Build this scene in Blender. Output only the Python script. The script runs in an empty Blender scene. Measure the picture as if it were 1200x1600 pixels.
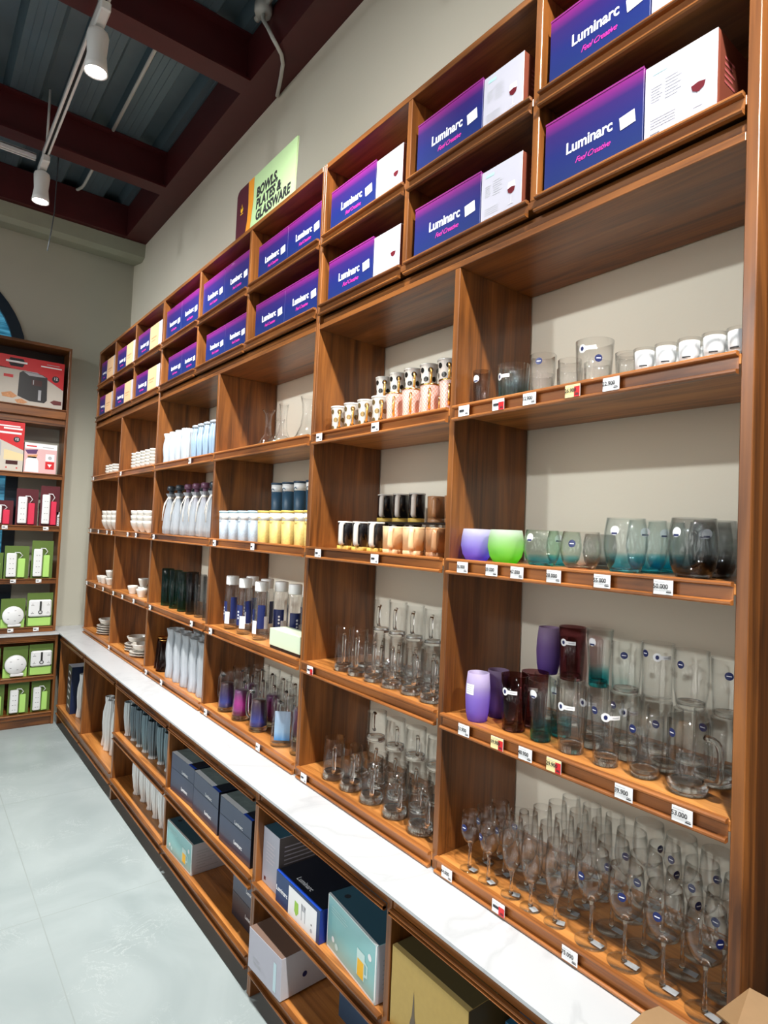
import bpy, math, random
from mathutils import Matrix, Vector
random.seed(7)
S = bpy.context.scene
C = S.collection
PI = math.pi

# ------------------------------------------------------------------ camera, world, lights, exposure
cam = bpy.data.objects.new('camera', bpy.data.cameras.new('camera')); C.objects.link(cam)
_r = Vector((0.61583037, 0.78670094, 0.0430649)); _u = Vector((7.97513478e-04, -5.52816929e-02, 9.98470479e-01)); _f = Vector((-0.78787836, 0.6148541, 0.03467155))
M = Matrix.Identity(4)
for i in range(3):
    M[i][0] = _r[i]; M[i][1] = _u[i]; M[i][2] = -_f[i]
M[0][3], M[1][3], M[2][3] = 5.3309, -1.1653, 1.6076
cam.matrix_world = M
cam.data.sensor_width = 36; cam.data.sensor_fit = 'AUTO'; cam.data.lens = 36 * 952.93 / 1600
cam.data.clip_start = 0.02
S.camera = cam
S.view_settings.view_transform = 'Standard'; S.view_settings.look = 'None'
S.view_settings.exposure = 0.14; S.view_settings.gamma = 1.0; S.view_settings.use_curve_mapping = False
S.cycles.transparent_max_bounces = 48
S.cycles.max_bounces = 14; S.cycles.transmission_bounces = 14
S.cycles.caustics_reflective = False; S.cycles.caustics_refractive = False
S.cycles.use_denoising = True

WORLD_BASE, WORLD_FRONT = 0.12, 1.35
W = bpy.data.worlds.new('world'); S.world = W; W.use_nodes = True
_bg = W.node_tree.nodes['Background']
_bg.inputs[0].default_value = (1.0, 0.975, 0.93, 1); 
_N = W.node_tree.nodes.new; _L = W.node_tree.links.new     # surroundings: the shop opposite is bright at eye level, dim overhead and to the sides
_tc = _N('ShaderNodeTexCoord'); _sx = _N('ShaderNodeSeparateXYZ'); _L(_tc.outputs['Generated'], _sx.inputs[0])
def _m(op, a, b=None, c=None):
    n = _N('ShaderNodeMath'); n.operation = op
    for i, v in enumerate((a, b, c)):
        if v is None: continue
        if isinstance(v, (int, float)): n.inputs[i].default_value = v
        else: _L(v, n.inputs[i])
    return n.outputs[0]
_front = _m('POWER', _m('MAXIMUM', _m('MULTIPLY', _sx.outputs[1], -1.0), 0.0), 1.5)
_band = _m('SUBTRACT', 1.0, _m('MINIMUM', _m('MULTIPLY', _m('ABSOLUTE', _m('SUBTRACT', _sx.outputs[2], .05)), 1.5), 1.0))
_nz = _N('ShaderNodeTexNoise'); _nz.inputs['Scale'].default_value = 5.5; _nz.inputs['Detail'].default_value = 1; _L(_tc.outputs['Generated'], _nz.inputs['Vector'])  # invented bright patches, added to streak the reflections in the glass
_mr = _N('ShaderNodeMapRange'); _mr.inputs[1].default_value = .53; _mr.inputs[2].default_value = .60; _mr.inputs[3].default_value = .45; _mr.inputs[4].default_value = 2.6; _L(_nz.outputs['Fac'], _mr.inputs[0])
_L(_m('MULTIPLY_ADD', _m('MULTIPLY', _m('MULTIPLY', _front, _band), _mr.outputs[0]), WORLD_FRONT, WORLD_BASE), _bg.inputs[1])

def spot(name, loc, target, energy, angle=120, blend=.5, radius=.03, color=(1, .97, .92)):
    l = bpy.data.lights.new(name, 'SPOT'); l.energy = energy; l.spot_size = math.radians(angle); l.spot_blend = blend
    l.shadow_soft_size = radius; l.color = color
    o = bpy.data.objects.new(name, l); C.objects.link(o); o.location = loc
    o.rotation_euler = (Vector(target) - Vector(loc)).to_track_quat('-Z', 'Y').to_euler()
    return o
NEAR_X = [0.98, 2.41, 3.84, 5.27, 6.5]      # lamps on the track in front of the shelves
FAR_X = [0.2, 1.6, 3.0, 4.4]                # lamps on the next track, across the aisle
NEAR_W, FAR_W = 315, 330

# ------------------------------------------------------------------ materials
MATS = {}
def _new(name):
    m = bpy.data.materials.new(name); m.use_nodes = True; MATS[name] = m
    nt = m.node_tree; b = nt.nodes['Principled BSDF']
    return m, nt, b
def mat(name, col, rough=.5, metal=0, coat=0, trans=0, emit=None, es=0, noise=0, nscale=20, spec=.5, alpha=1):
    if name in MATS: return MATS[name]
    m, nt, b = _new(name)
    b.inputs['Base Color'].default_value = (*col, 1); b.inputs['Roughness'].default_value = rough
    b.inputs['Metallic'].default_value = metal; b.inputs['Coat Weight'].default_value = coat
    b.inputs['Transmission Weight'].default_value = trans; b.inputs['Specular IOR Level'].default_value = spec
    b.inputs['Alpha'].default_value = alpha
    if emit: b.inputs['Emission Color'].default_value = (*emit, 1); b.inputs['Emission Strength'].default_value = es
    if noise:
        tc = nt.nodes.new('ShaderNodeTexCoord'); n = nt.nodes.new('ShaderNodeTexNoise'); n.inputs['Scale'].default_value = nscale; n.inputs['Detail'].default_value = 4
        mx = nt.nodes.new('ShaderNodeMix'); mx.data_type = 'RGBA'
        mx.inputs[6].default_value = (*[c * (1 - noise) for c in col], 1); mx.inputs[7].default_value = (*[min(1, c * (1 + noise)) for c in col], 1)
        nt.links.new(tc.outputs['Object'], n.inputs['Vector']); nt.links.new(n.outputs['Fac'], mx.inputs[0]); nt.links.new(mx.outputs[2], b.inputs['Base Color'])
    return m
def wood(name, axis, dark=(.070, .022, .0042), mid=(.180, .060, .0115), light=(.29, .102, .020), rough=.38, coat=.25):
    m, nt, b = _new(name)
    N = nt.nodes.new; Lk = nt.links.new
    tc = N('ShaderNodeTexCoord'); mp = N('ShaderNodeMapping')
    sc = {'x': (.9, 9, 9), 'y': (9, .9, 9), 'z': (9, 9, .9)}[axis]
    mp.inputs['Scale'].default_value = sc
    Lk(tc.outputs['Object'], mp.inputs['Vector'])
    n = N('ShaderNodeTexNoise'); n.inputs['Scale'].default_value = 2.2; n.inputs['Detail'].default_value = 7; n.inputs['Distortion'].default_value = .9
    Lk(mp.outputs[0], n.inputs['Vector'])
    mp2 = N('ShaderNodeMapping'); mp2.inputs['Scale'].default_value = [s * (1 if s < 2 else 9) for s in sc]
    Lk(tc.outputs['Object'], mp2.inputs['Vector'])
    n2 = N('ShaderNodeTexNoise'); n2.inputs['Scale'].default_value = 2; n2.inputs['Detail'].default_value = 3
    Lk(mp2.outputs[0], n2.inputs['Vector'])
    r = N('ShaderNodeValToRGB'); e = r.color_ramp.elements
    e[0].position = .3; e[0].color = (*dark, 1); e[1].position = .72; e[1].color = (*light, 1)
    k = e.new(.5); k.color = (*mid, 1)
    ad = N('ShaderNodeMath'); ad.operation = 'MULTIPLY_ADD'; ad.inputs[1].default_value = .3; Lk(n2.outputs['Fac'], ad.inputs[0])
    sb = N('ShaderNodeMath'); sb.operation = 'SUBTRACT'; sb.inputs[1].default_value = .15; Lk(n.outputs['Fac'], sb.inputs[0])
    Lk(sb.outputs[0], ad.inputs[2]); Lk(ad.outputs[0], r.inputs['Fac']); Lk(r.outputs[0], b.inputs['Base Color'])
    bp = N('ShaderNodeBump'); bp.inputs['Strength'].default_value = .12; bp.inputs['Distance'].default_value = .002
    Lk(n2.outputs['Fac'], bp.inputs['Height']); Lk(bp.outputs[0], b.inputs['Normal'])
    b.inputs['Roughness'].default_value = rough; b.inputs['Coat Weight'].default_value = coat; b.inputs['Coat Roughness'].default_value = .22
    return m
WXL = wood('lit_wood_grain_along_x', 'x', (.20, .070, .014), (.46, .175, .040), (.62, .265, .068)); WYL = wood('lit_wood_grain_along_y', 'y', (.20, .070, .014), (.46, .175, .040), (.62, .265, .068))  # shelf wood lightened: brightness of the lit boards is put into the colour
WXR = wood('lit_rail_wood', 'x', (.12, .038, .008), (.30, .100, .021), (.42, .152, .034)); WX = wood('wood_grain_along_x', 'x'); WY = wood('wood_grain_along_y', 'y'); WZ = wood('wood_grain_upright', 'z')  # rail copy lightened too, its lit lips painted into the colour
def gradient(name, stops, rough=.45, coat=.3, frost=False, haze=.35):
    """printed or dyed gradient along the height of the object"""
    if name in MATS: return MATS[name]
    m, nt, b = _new(name); N = nt.nodes.new; Lk = nt.links.new
    tc = N('ShaderNodeTexCoord'); sx = N('ShaderNodeSeparateXYZ'); r = N('ShaderNodeValToRGB')
    Lk(tc.outputs['Generated'], sx.inputs[0]); Lk(sx.outputs[2], r.inputs['Fac'])
    e = r.color_ramp.elements
    while len(e) < len(stops): e.new(.5)
    for i, (p, c) in enumerate(stops): e[i].position = p; e[i].color = (*c, 1)
    Lk(r.outputs[0], b.inputs['Base Color']); b.inputs['Roughness'].default_value = rough; b.inputs['Coat Weight'].default_value = coat
    if frost:
        out = nt.nodes['Material Output']
        tl = N('ShaderNodeBsdfTranslucent'); Lk(r.outputs[0], tl.inputs[0])
        m1 = N('ShaderNodeMixShader'); m1.inputs[0].default_value = .5; Lk(b.outputs[0], m1.inputs[1]); Lk(tl.outputs[0], m1.inputs[2])
        tr = N('ShaderNodeBsdfTransparent'); Lk(r.outputs[0], tr.inputs[0])
        m2 = N('ShaderNodeMixShader'); m2.inputs[0].default_value = haze; Lk(m1.outputs[0], m2.inputs[1]); Lk(tr.outputs[0], m2.inputs[2])
        Lk(m2.outputs[0], out.inputs[0])
    return m
def thin_glass(name, tint=(.985, .99, .99), edge=(.42, .45, .45), tint2=None, split=.35):
    """clear glass wall: see-through, tinted more where looked at edge-on, mirror-like at grazing angles"""
    if name in MATS: return MATS[name]
    tint = [c ** .5 for c in tint]; edge = [c ** .5 for c in edge]; tint2 = tint2 and [c ** .5 for c in tint2]   # a ray crosses several walls
    m, nt, b = _new(name); nt.nodes.remove(b); N = nt.nodes.new; Lk = nt.links.new
    out = nt.nodes['Material Output']
    lw = N('ShaderNodeLayerWeight'); lw.inputs['Blend'].default_value = .5
    pw = N('ShaderNodeMath'); pw.operation = 'POWER'; pw.inputs[1].default_value = 5; Lk(lw.outputs['Facing'], pw.inputs[0])
    mx = N('ShaderNodeMix'); mx.data_type = 'RGBA'; mx.inputs[6].default_value = (*tint, 1); mx.inputs[7].default_value = (*edge, 1)
    Lk(pw.outputs[0], mx.inputs[0])
    if tint2:
        tc = N('ShaderNodeTexCoord'); sx = N('ShaderNodeSeparateXYZ'); r = N('ShaderNodeValToRGB')
        Lk(tc.outputs['Generated'], sx.inputs[0]); Lk(sx.outputs[2], r.inputs['Fac'])
        e = r.color_ramp.elements; e[0].position = .08; e[0].color = (*tint2, 1); e[1].position = split + .25; e[1].color = (*tint, 1)
        Lk(r.outputs[0], mx.inputs[6])
    tr = N('ShaderNodeBsdfTransparent'); Lk(mx.outputs[2], tr.inputs[0])
    gl = N('ShaderNodeBsdfGlossy'); gl.inputs['Roughness'].default_value = .04
    p2 = N('ShaderNodeMath'); p2.operation = 'POWER'; p2.inputs[1].default_value = 5; Lk(lw.outputs['Facing'], p2.inputs[0])
    ma = N('ShaderNodeMath'); ma.operation = 'MULTIPLY_ADD'; ma.inputs[1].default_value = .85; ma.inputs[2].default_value = .036; Lk(p2.outputs[0], ma.inputs[0])
    ms = N('ShaderNodeMixShader'); Lk(ma.outputs[0], ms.inputs[0]); Lk(tr.outputs[0], ms.inputs[1]); Lk(gl.outputs[0], ms.inputs[2])
    Lk(ms.outputs[0], out.inputs[0])
    return m
def solid_glass(name, col=(.99, 1.0, 1.0)):
    if name in MATS: return MATS[name]
    m, nt, b = _new(name)
    b.inputs['Base Color'].default_value = (*col, 1); b.inputs['Roughness'].default_value = .02
    b.inputs['Transmission Weight'].default_value = 1; b.inputs['IOR'].default_value = 1.45
    return m
TG = thin_glass('clear_glass_wall'); SG = solid_glass('clear_thick_glass')
WHITE = mat('white_paper', (.80, .81, .82), .6); INK = mat('black_ink', (.02, .02, .025), .6); NAVY = mat('navy_print', (.010, .018, .10), .35)
GREY = mat('grey_ink', (.42, .43, .46), .6); RED = mat('red_print', (.62, .012, .018), .4); MAG = mat('magenta_print', (.62, .03, .36), .5)
LET = mat('white_lettering', (.86, .87, .90), .5); YEL = mat('yellow_print', (.86, .46, .02), .5); GREEN = mat('green_print', (.32, .56, .08), .5)
WHITEM = mat('white_enamel', (.78, .78, .76), .35); BLACK = mat('black_satin', (.012, .012, .014), .35)
CERAM = mat('white_porcelain', (.58, .55, .50), .18, coat=.6); GOLD = mat('polished_gold', (.92, .50, .14), .18, 1)

# ------------------------------------------------------------------ mesh helpers
class MB:
    def __init__(s): s.v = []; s.f = []; s.m = []; s.sm = []; s.uv = []
    def add(s, vs, fs, mi=0, smooth=False, uvs=None):
        o = len(s.v); s.v += [tuple(v) for v in vs]
        for k, f in enumerate(fs):
            s.f.append([o + i for i in f]); s.m.append(mi); s.sm.append(smooth); s.uv.append(uvs[k] if uvs else None)
        return s
    def box(s, a, b, mi=0, c=0, T=None):
        x0, y0, z0 = [min(p, q) for p, q in zip(a, b)]; x1, y1, z1 = [max(p, q) for p, q in zip(a, b)]
        c = min(c, (x1 - x0) / 3, (y1 - y0) / 3, (z1 - z0) / 3)
        if c <= 0:
            vs = [(x0, y0, z0), (x1, y0, z0), (x1, y1, z0), (x0, y1, z0), (x0, y0, z1), (x1, y0, z1), (x1, y1, z1), (x0, y1, z1)]
            fs = [(0, 3, 2, 1), (4, 5, 6, 7), (0, 1, 5, 4), (1, 2, 6, 5), (2, 3, 7, 6), (3, 0, 4, 7)]
        else:
            X = (x0, x1); Y = (y0, y1); Z = (z0, z1); vs = []; ix = {}
            for i in (0, 1):
                for j in (0, 1):
                    for k in (0, 1):
                        p = (X[i], Y[j], Z[k]); d = [c if t == 0 else -c for t in (i, j, k)]
                        for ax in range(3):      # vertex on the face of axis ax
                            q = [p[t] + (0 if t == ax else d[t]) for t in range(3)]
                            ix[i, j, k, ax] = len(vs); vs.append(q)
            fs = []
            for ax in range(3):
                o = [t for t in range(3) if t != ax]
                for sd in (0, 1):
                    loop = []
                    for a_, b_ in ((0, 0), (1, 0), (1, 1), (0, 1)):
                        key = [0, 0, 0]; key[ax] = sd; key[o[0]] = a_; key[o[1]] = b_
                        loop.append(ix[(*key, ax)])
                    flip = (sd == 0) != (ax == 1)
                    fs.append(loop[::-1] if flip else loop)
            cen = Vector(((x0 + x1) / 2, (y0 + y1) / 2, (z0 + z1) / 2))
            extra = []
            for ax in range(3):                   # edges parallel to ax
                o = [t for t in range(3) if t != ax]
                for a_ in (0, 1):
                    for b_ in (0, 1):
                        k0 = [0, 0, 0]; k1 = [0, 0, 0]; k1[ax] = 1
                        for k in (k0, k1): k[o[0]] = a_; k[o[1]] = b_
                        extra.append([ix[(*k0, o[0])], ix[(*k1, o[0])], ix[(*k1, o[1])], ix[(*k0, o[1])]])
            for i in (0, 1):
                for j in (0, 1):
                    for k in (0, 1): extra.append([ix[i, j, k, 0], ix[i, j, k, 1], ix[i, j, k, 2]])
            for f in extra:
                p = [Vector(vs[t]) for t in f]; n = (p[1] - p[0]).cross(p[2] - p[0]); m = sum(p, Vector()) / len(p)
                fs.append(f if n.dot(m - cen) > 0 else f[::-1])
        if T is not None: vs = [T @ Vector(v) for v in vs]
        return s.add(vs, fs, mi)
    def prism(s, poly, axis, a, b, mi=0):
        """poly: 2-D outline; axis 'x': (y,z), 'y': (x,z), 'z': (x,y)"""
        def P(p, t): return {'x': (t, p[0], p[1]), 'y': (p[0], t, p[1]), 'z': (p[0], p[1], t)}[axis]
        n = len(poly); vs = [P(p, a) for p in poly] + [P(p, b) for p in poly]
        area = sum(poly[i][0] * poly[(i + 1) % n][1] - poly[(i + 1) % n][0] * poly[i][1] for i in range(n))
        sgn = (area > 0) == (b > a)
        if axis == 'y': sgn = not sgn
        fs = [list(range(n))[::-1], list(range(n, 2 * n))] + [[i, (i + 1) % n, n + (i + 1) % n, n + i] for i in range(n)]
        if not sgn: fs = [f[::-1] for f in fs]
        return s.add(vs, fs, mi)
    def lathe(s, prof, seg=24, mi=0, ribs=0, depth=0, cx=0, cy=0, z0=0, smooth=True, twist=0):
        vs = []; idx = []
        for (r, z) in prof:
            if r < 1e-6: idx.append([len(vs)] * seg); vs.append((cx, cy, z0 + z))
            else:
                row = []
                for k in range(seg):
                    a = 2 * PI * k / seg; rr = r * (1 - (depth * (.5 - .5 * math.cos(ribs * (a + twist * z))) if ribs else 0))
                    row.append(len(vs)); vs.append((cx + rr * math.cos(a), cy + rr * math.sin(a), z0 + z))
                idx.append(row)
        fs = []; uvs = []
        zt = [p[1] for p in prof]
        for i in range(len(prof) - 1):
            A, B = idx[i], idx[i + 1]
            for k in range(seg):
                k2 = (k + 1) % seg; f = [A[k], A[k2], B[k2], B[k]]
                u = [(k / seg, zt[i]), ((k + 1) / seg, zt[i]), ((k + 1) / seg, zt[i + 1]), (k / seg, zt[i + 1])]
                g = []; gu = []
                for q, w in zip(f, u):
                    if q not in g: g.append(q); gu.append(w)
                if len(g) > 2: fs.append(g); uvs.append(gu)
        return s.add(vs, fs, mi, smooth, uvs)
    def tube(s, pts, r, seg=8, mi=0, flat=1.0, up=Vector((0, 0, 1))):
        pts = [Vector(p) for p in pts]; rs = r if isinstance(r, (list, tuple)) else [r] * len(pts); vs = []
        for i, p in enumerate(pts):
            t = (pts[min(i + 1, len(pts) - 1)] - pts[max(i - 1, 0)]).normalized()
            a = t.cross(up)
            if a.length < 1e-3: a = t.cross(Vector((1, 0, 0)))
            if i and a.dot(last) < 0: a = -a
            a.normalize(); last = a.copy(); b = t.cross(a).normalized()
            for k in range(seg):
                g = 2 * PI * k / seg; vs.append(p + a * math.cos(g) * rs[i] * flat + b * math.sin(g) * rs[i])
        n = len(pts); fs = [[i * seg + k, i * seg + (k + 1) % seg, (i + 1) * seg + (k + 1) % seg, (i + 1) * seg + k] for i in range(n - 1) for k in range(seg)]
        fs += [list(range(seg))[::-1], [(n - 1) * seg + k for k in range(seg)]]
        return s.add(vs, fs, mi, True)
    def patch(s, rad, ang, zc, w, h, shape='disc', mi=0, off=.0007, n=8):
        """a sticker wrapped round a wall of radius rad(z), centred at angle ang, height zc"""
        def P(u, v):
            r = rad(zc + v) + off; a = ang + u / r
            return (r * math.cos(a), r * math.sin(a), zc + v)
        vs = []; fs = []
        if shape == 'disc':
            vs.append(P(0, 0))
            for ring in (.5, 1):
                for k in range(20): vs.append(P(w / 2 * ring * math.cos(2 * PI * k / 20), h / 2 * ring * math.sin(2 * PI * k / 20)))
            for k in range(20):
                k2 = (k + 1) % 20; fs.append([0, 1 + k, 1 + k2]); fs.append([1 + k, 21 + k, 21 + k2, 1 + k2])
        else:
            for j in range(3):
                for i in range(n + 1): vs.append(P(-w / 2 + w * i / n, -h / 2 + h * j / 2))
            for j in range(2):
                for i in range(n): q = j * (n + 1) + i; fs.append([q, q + 1, q + n + 2, q + n + 1])
        return s.add(vs, fs, mi)
    def shapes(s, T, items):
        """flat printed marks on a face: T maps (u, v, n) to local space"""
        for it in items:
            k = it[0]
            if k == 'rect':
                _, u0, v0, u1, v1, mi, ly = it; p = [(u0, v0), (u1, v0), (u1, v1), (u0, v1)]
            elif k == 'disc':
                _, u, v, r, mi, ly = it[:6] + (it[6],) if len(it) == 7 else it; p = [(u + r * math.cos(2 * PI * i / 20), v + r * math.sin(2 * PI * i / 20)) for i in range(20)]
            elif k == 'poly':
                _, p, mi, ly = it
            n = .0003 + .0003 * ly
            s.add([T @ Vector((a, b, n)) for a, b in p], [list(range(len(p)))], mi)
        return s
    def mesh(s, name, mats):
        me = bpy.data.meshes.new(name); me.from_pydata(s.v, [], s.f)
        for m in (mats if isinstance(mats, (list, tuple)) else [mats]): me.materials.append(m)
        me.polygons.foreach_set('material_index', s.m); me.polygons.foreach_set('use_smooth', s.sm)
        if any(u for u in s.uv):
            ul = me.uv_layers.new(name='UVMap'); i = 0
            for u, f in zip(s.uv, s.f):
                for k in range(len(f)):
                    if u: ul.data[i].uv = u[k]
                    i += 1
        me.update(); return me
def link(name, data, parent=None, loc=(0, 0, 0), rot=(0, 0, 0), mw=None):
    o = bpy.data.objects.new(name, data); C.objects.link(o)
    if parent: o.parent = parent
    if mw is not None: o.matrix_local = mw
    else: o.location = loc; o.rotation_euler = rot
    return o
def obj(name, mb, mats, parent=None, **k): return link(name, mb.mesh(name, mats), parent, **k)
def tag(o, label=None, cat=None, group=None, kind=None):
    if label: o['label'] = label
    if cat: o['category'] = cat
    if group: o['group'] = group
    if kind: o['kind'] = kind
    return o
def thing(name, label, cat, loc=(0, 0, 0), rz=0, group=None):
    return tag(link(name, None, loc=loc, rot=(0, 0, rz)), label, cat, group)
def struct(name, mb, mats): return tag(obj(name, mb, mats), kind='structure')
_txt = {}
def text_mesh(s, size, m, shear=0, bold=0, align='CENTER', space=1.0, sx=1.0):
    key = (s, size, m.name, shear, bold, align, space, sx)
    if key in _txt: return _txt[key]
    cu = bpy.data.curves.new('lettering', 'FONT'); cu.body = s; cu.size = size; cu.shear = shear; cu.offset = bold
    cu.align_x = align; cu.align_y = 'CENTER'; cu.extrude = .0002; cu.space_character = space; cu.resolution_u = 3
    o = bpy.data.objects.new('lettering', cu); me = bpy.data.meshes.new_from_object(o)
    me.name = 'lettering'; me.materials.clear(); me.materials.append(m)
    if sx != 1: me.transform(Matrix.Diagonal((sx, 1, 1, 1)))
    bpy.data.objects.remove(o); bpy.data.curves.remove(cu); _txt[key] = me
    return me
def face_y(x, y, z, rz=0):   # face looking towards -y: u = +x, v = +z
    return Matrix.Translation((x, y, z)) @ Matrix(((1, 0, 0, 0), (0, 0, -1, 0), (0, 1, 0, 0), (0, 0, 0, 1)))
def face_x(x, y, z):         # face looking towards +x: u = +y, v = +z
    return Matrix.Translation((x, y, z)) @ Matrix(((0, 0, 1, 0), (1, 0, 0, 0), (0, 1, 0, 0), (0, 0, 0, 1)))
def face_z(x, y, z):
    return Matrix.Translation((x, y, z))

# ------------------------------------------------------------------ room
WALLY, LW = .318, -.38
def wallmat():
    m, nt, b = _new('beige_plaster'); N = nt.nodes.new; Lk = nt.links.new
    tc = N('ShaderNodeTexCoord'); n = N('ShaderNodeTexNoise'); n.inputs['Scale'].default_value = 90; n.inputs['Detail'].default_value = 5
    n2 = N('ShaderNodeTexNoise'); n2.inputs['Scale'].default_value = 1.3
    Lk(tc.outputs['Object'], n.inputs['Vector']); Lk(tc.outputs['Object'], n2.inputs['Vector'])
    r = N('ShaderNodeValToRGB'); r.color_ramp.elements[0].color = (.74, .69, .56, 1); r.color_ramp.elements[1].color = (.83, .78, .65, 1)
    Lk(n2.outputs['Fac'], r.inputs['Fac']); Lk(r.outputs[0], b.inputs['Base Color'])
    bp = N('ShaderNodeBump'); bp.inputs['Strength'].default_value = .15; bp.inputs['Distance'].default_value = .002; Lk(n.outputs['Fac'], bp.inputs['Height']); Lk(bp.outputs[0], b.inputs['Normal'])
    b.inputs['Roughness'].default_value = .85
    return m
PLASTER = wallmat()
CONC = mat('painted_concrete', (.34, .35, .27), .8, noise=.12, nscale=6)
def floormat():
    m, nt, b = _new('pale_marble_tile'); N = nt.nodes.new; Lk = nt.links.new
    tc = N('ShaderNodeTexCoord')
    n = N('ShaderNodeTexNoise'); n.inputs['Scale'].default_value = 1.7; n.inputs['Detail'].default_value = 8; n.inputs['Distortion'].default_value = 1.6
    Lk(tc.outputs['Object'], n.inputs['Vector'])
    r = N('ShaderNodeValToRGB'); e = r.color_ramp.elements; e[0].position = .3; e[0].color = (.30, .36, .37, 1); e[1].position = .7; e[1].color = (.39, .455, .465, 1)
    Lk(n.outputs['Fac'], r.inputs['Fac'])
    v = N('ShaderNodeTexNoise'); v.inputs['Scale'].default_value = 4.5; v.inputs['Detail'].default_value = 7; v.inputs['Roughness'].default_value = .7; v.inputs['Distortion'].default_value = 2.5
    Lk(tc.outputs['Object'], v.inputs['Vector'])
    vr = N('ShaderNodeValToRGB'); e = vr.color_ramp.elements; e[0].position = .485; e[0].color = (0, 0, 0, 1); e[1].position = .505; e[1].color = (0, 0, 0, 1); k = e.new(.495); k.color = (1, 1, 1, 1)
    Lk(v.outputs['Fac'], vr.inputs['Fac'])
    v2 = N('ShaderNodeTexNoise'); v2.inputs['Scale'].default_value = 3; Lk(tc.outputs['Object'], v2.inputs['Vector'])
    th = N('ShaderNodeMapRange'); th.inputs[1].default_value = .52; th.inputs[2].default_value = .68; Lk(v2.outputs['Fac'], th.inputs[0])
    mu = N('ShaderNodeMath'); mu.operation = 'MULTIPLY'; Lk(vr.outputs[0], mu.inputs[0]); Lk(th.outputs[0], mu.inputs[1])
    mx = N('ShaderNodeMix'); mx.data_type = 'RGBA'; mx.inputs[7].default_value = (.60, .66, .66, 1); Lk(mu.outputs[0], mx.inputs[0]); Lk(r.outputs[0], mx.inputs[6])
    # grout lines
    mp = N('ShaderNodeMapping'); mp.inputs['Location'].default_value = (-2.54 + 6, .653 + 6, 0); Lk(tc.outputs['Object'], mp.inputs['Vector'])
    br = N('ShaderNodeTexBrick'); br.offset = 0; br.inputs['Scale'].default_value = 1; br.inputs['Mortar Size'].default_value = .0022; br.inputs['Mortar Smooth'].default_value = .2
    br.inputs['Brick Width'].default_value = 1.2; br.inputs['Row Height'].default_value = .6
    Lk(mp.outputs[0], br.inputs['Vector'])
    m2 = N('ShaderNodeMix'); m2.data_type = 'RGBA'; m2.inputs[7].default_value = (.30, .35, .35, 1); Lk(br.outputs['Fac'], m2.inputs[0]); Lk(mx.outputs[2], m2.inputs[6])
    Lk(m2.outputs[2], b.inputs['Base Color']); b.inputs['Roughness'].default_value = .33
    return m
struct('floor', MB().box((-.6, -6, -.1), (7.5, .5, 0)), floormat())
struct('shade_block_right', MB().box((4.932, .03, 0), (5.7, WALLY, 3.99)), PLASTER)  # added unseen block: keeps the end panel's outer side in shadow
struct('wall_back', MB().box((LW, WALLY, 0), (7.5, WALLY + .12, 3.99)), PLASTER)
# left wall with an arched opening
wc, wz, wR = -1.175, 2.9, .70
def arch(R, z0, y_c=wc, n=24): return [(y_c - R, z0)] + [(y_c - R * math.cos(PI * i / n), wz + R * math.sin(PI * i / n)) for i in range(n + 1)] + [(y_c + R, z0)]
ar = arch(wR, .3)
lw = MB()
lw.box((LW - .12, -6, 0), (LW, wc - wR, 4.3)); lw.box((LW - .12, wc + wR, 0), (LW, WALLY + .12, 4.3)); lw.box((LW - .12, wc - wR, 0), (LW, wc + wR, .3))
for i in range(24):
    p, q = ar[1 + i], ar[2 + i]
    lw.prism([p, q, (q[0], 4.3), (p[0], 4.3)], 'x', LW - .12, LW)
struct('wall_left', lw, mat('dimmed_beige_plaster', (.47, .46, .385), .85, noise=.06, nscale=2))  # darker than the back wall's plaster: this wall's weaker light is painted in
NAVYF = mat('navy_window_frame', (.006, .018, .034), .35)
def glassview():
    m, nt, b = _new('blue_daylit_pane'); N = nt.nodes.new; Lk = nt.links.new
    tc = N('ShaderNodeTexCoord'); mp = N('ShaderNodeMapping'); mp.inputs['Scale'].default_value = (1, 2.5, 26); Lk(tc.outputs['Object'], mp.inputs['Vector'])
    n = N('ShaderNodeTexNoise'); n.inputs['Scale'].default_value = 1.6; n.inputs['Detail'].default_value = 4; Lk(mp.outputs[0], n.inputs['Vector'])
    r = N('ShaderNodeValToRGB'); e = r.color_ramp.elements; e[0].position = .35; e[0].color = (.01, .10, .19, 1); e[1].position = .68; e[1].color = (.10, .42, .62, 1)
    Lk(n.outputs['Fac'], r.inputs['Fac']); Lk(r.outputs[0], b.inputs['Base Color']); Lk(r.outputs[0], b.inputs['Emission Color']); b.inputs['Emission Strength'].default_value = .45
    b.inputs['Roughness'].default_value = .1
    return m
wf = MB(); A, B = arch(wR, .3), arch(wR - .085, .385)
for i in range(len(A) - 1): wf.prism([A[i], A[i + 1], B[i + 1], B[i]], 'x', LW - .05, LW + .004)
wf.prism([A[0], B[0], B[-1], A[-1]], 'x', LW - .05, LW + .004)
w = tag(obj('window_1', wf, NAVYF), kind='structure')
gp = MB(); gp.prism(arch(wR - .08, .38), 'x', LW - .04, LW - .03); obj('window_pane', gp, glassview(), w)
# concrete ledge beam over the left wall
struct('trim_1', MB().prism([(LW, 3.90), (-.14, 3.855), (-.06, 3.855), (-.03, 3.99), (-.03, 4.02), (LW, 4.02)][::1] if False else [(LW, 3.91), (-.13, 3.86), (-.06, 3.88), (-.045, 3.985), (LW, 3.985)], 'y', -6, WALLY), CONC)
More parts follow.
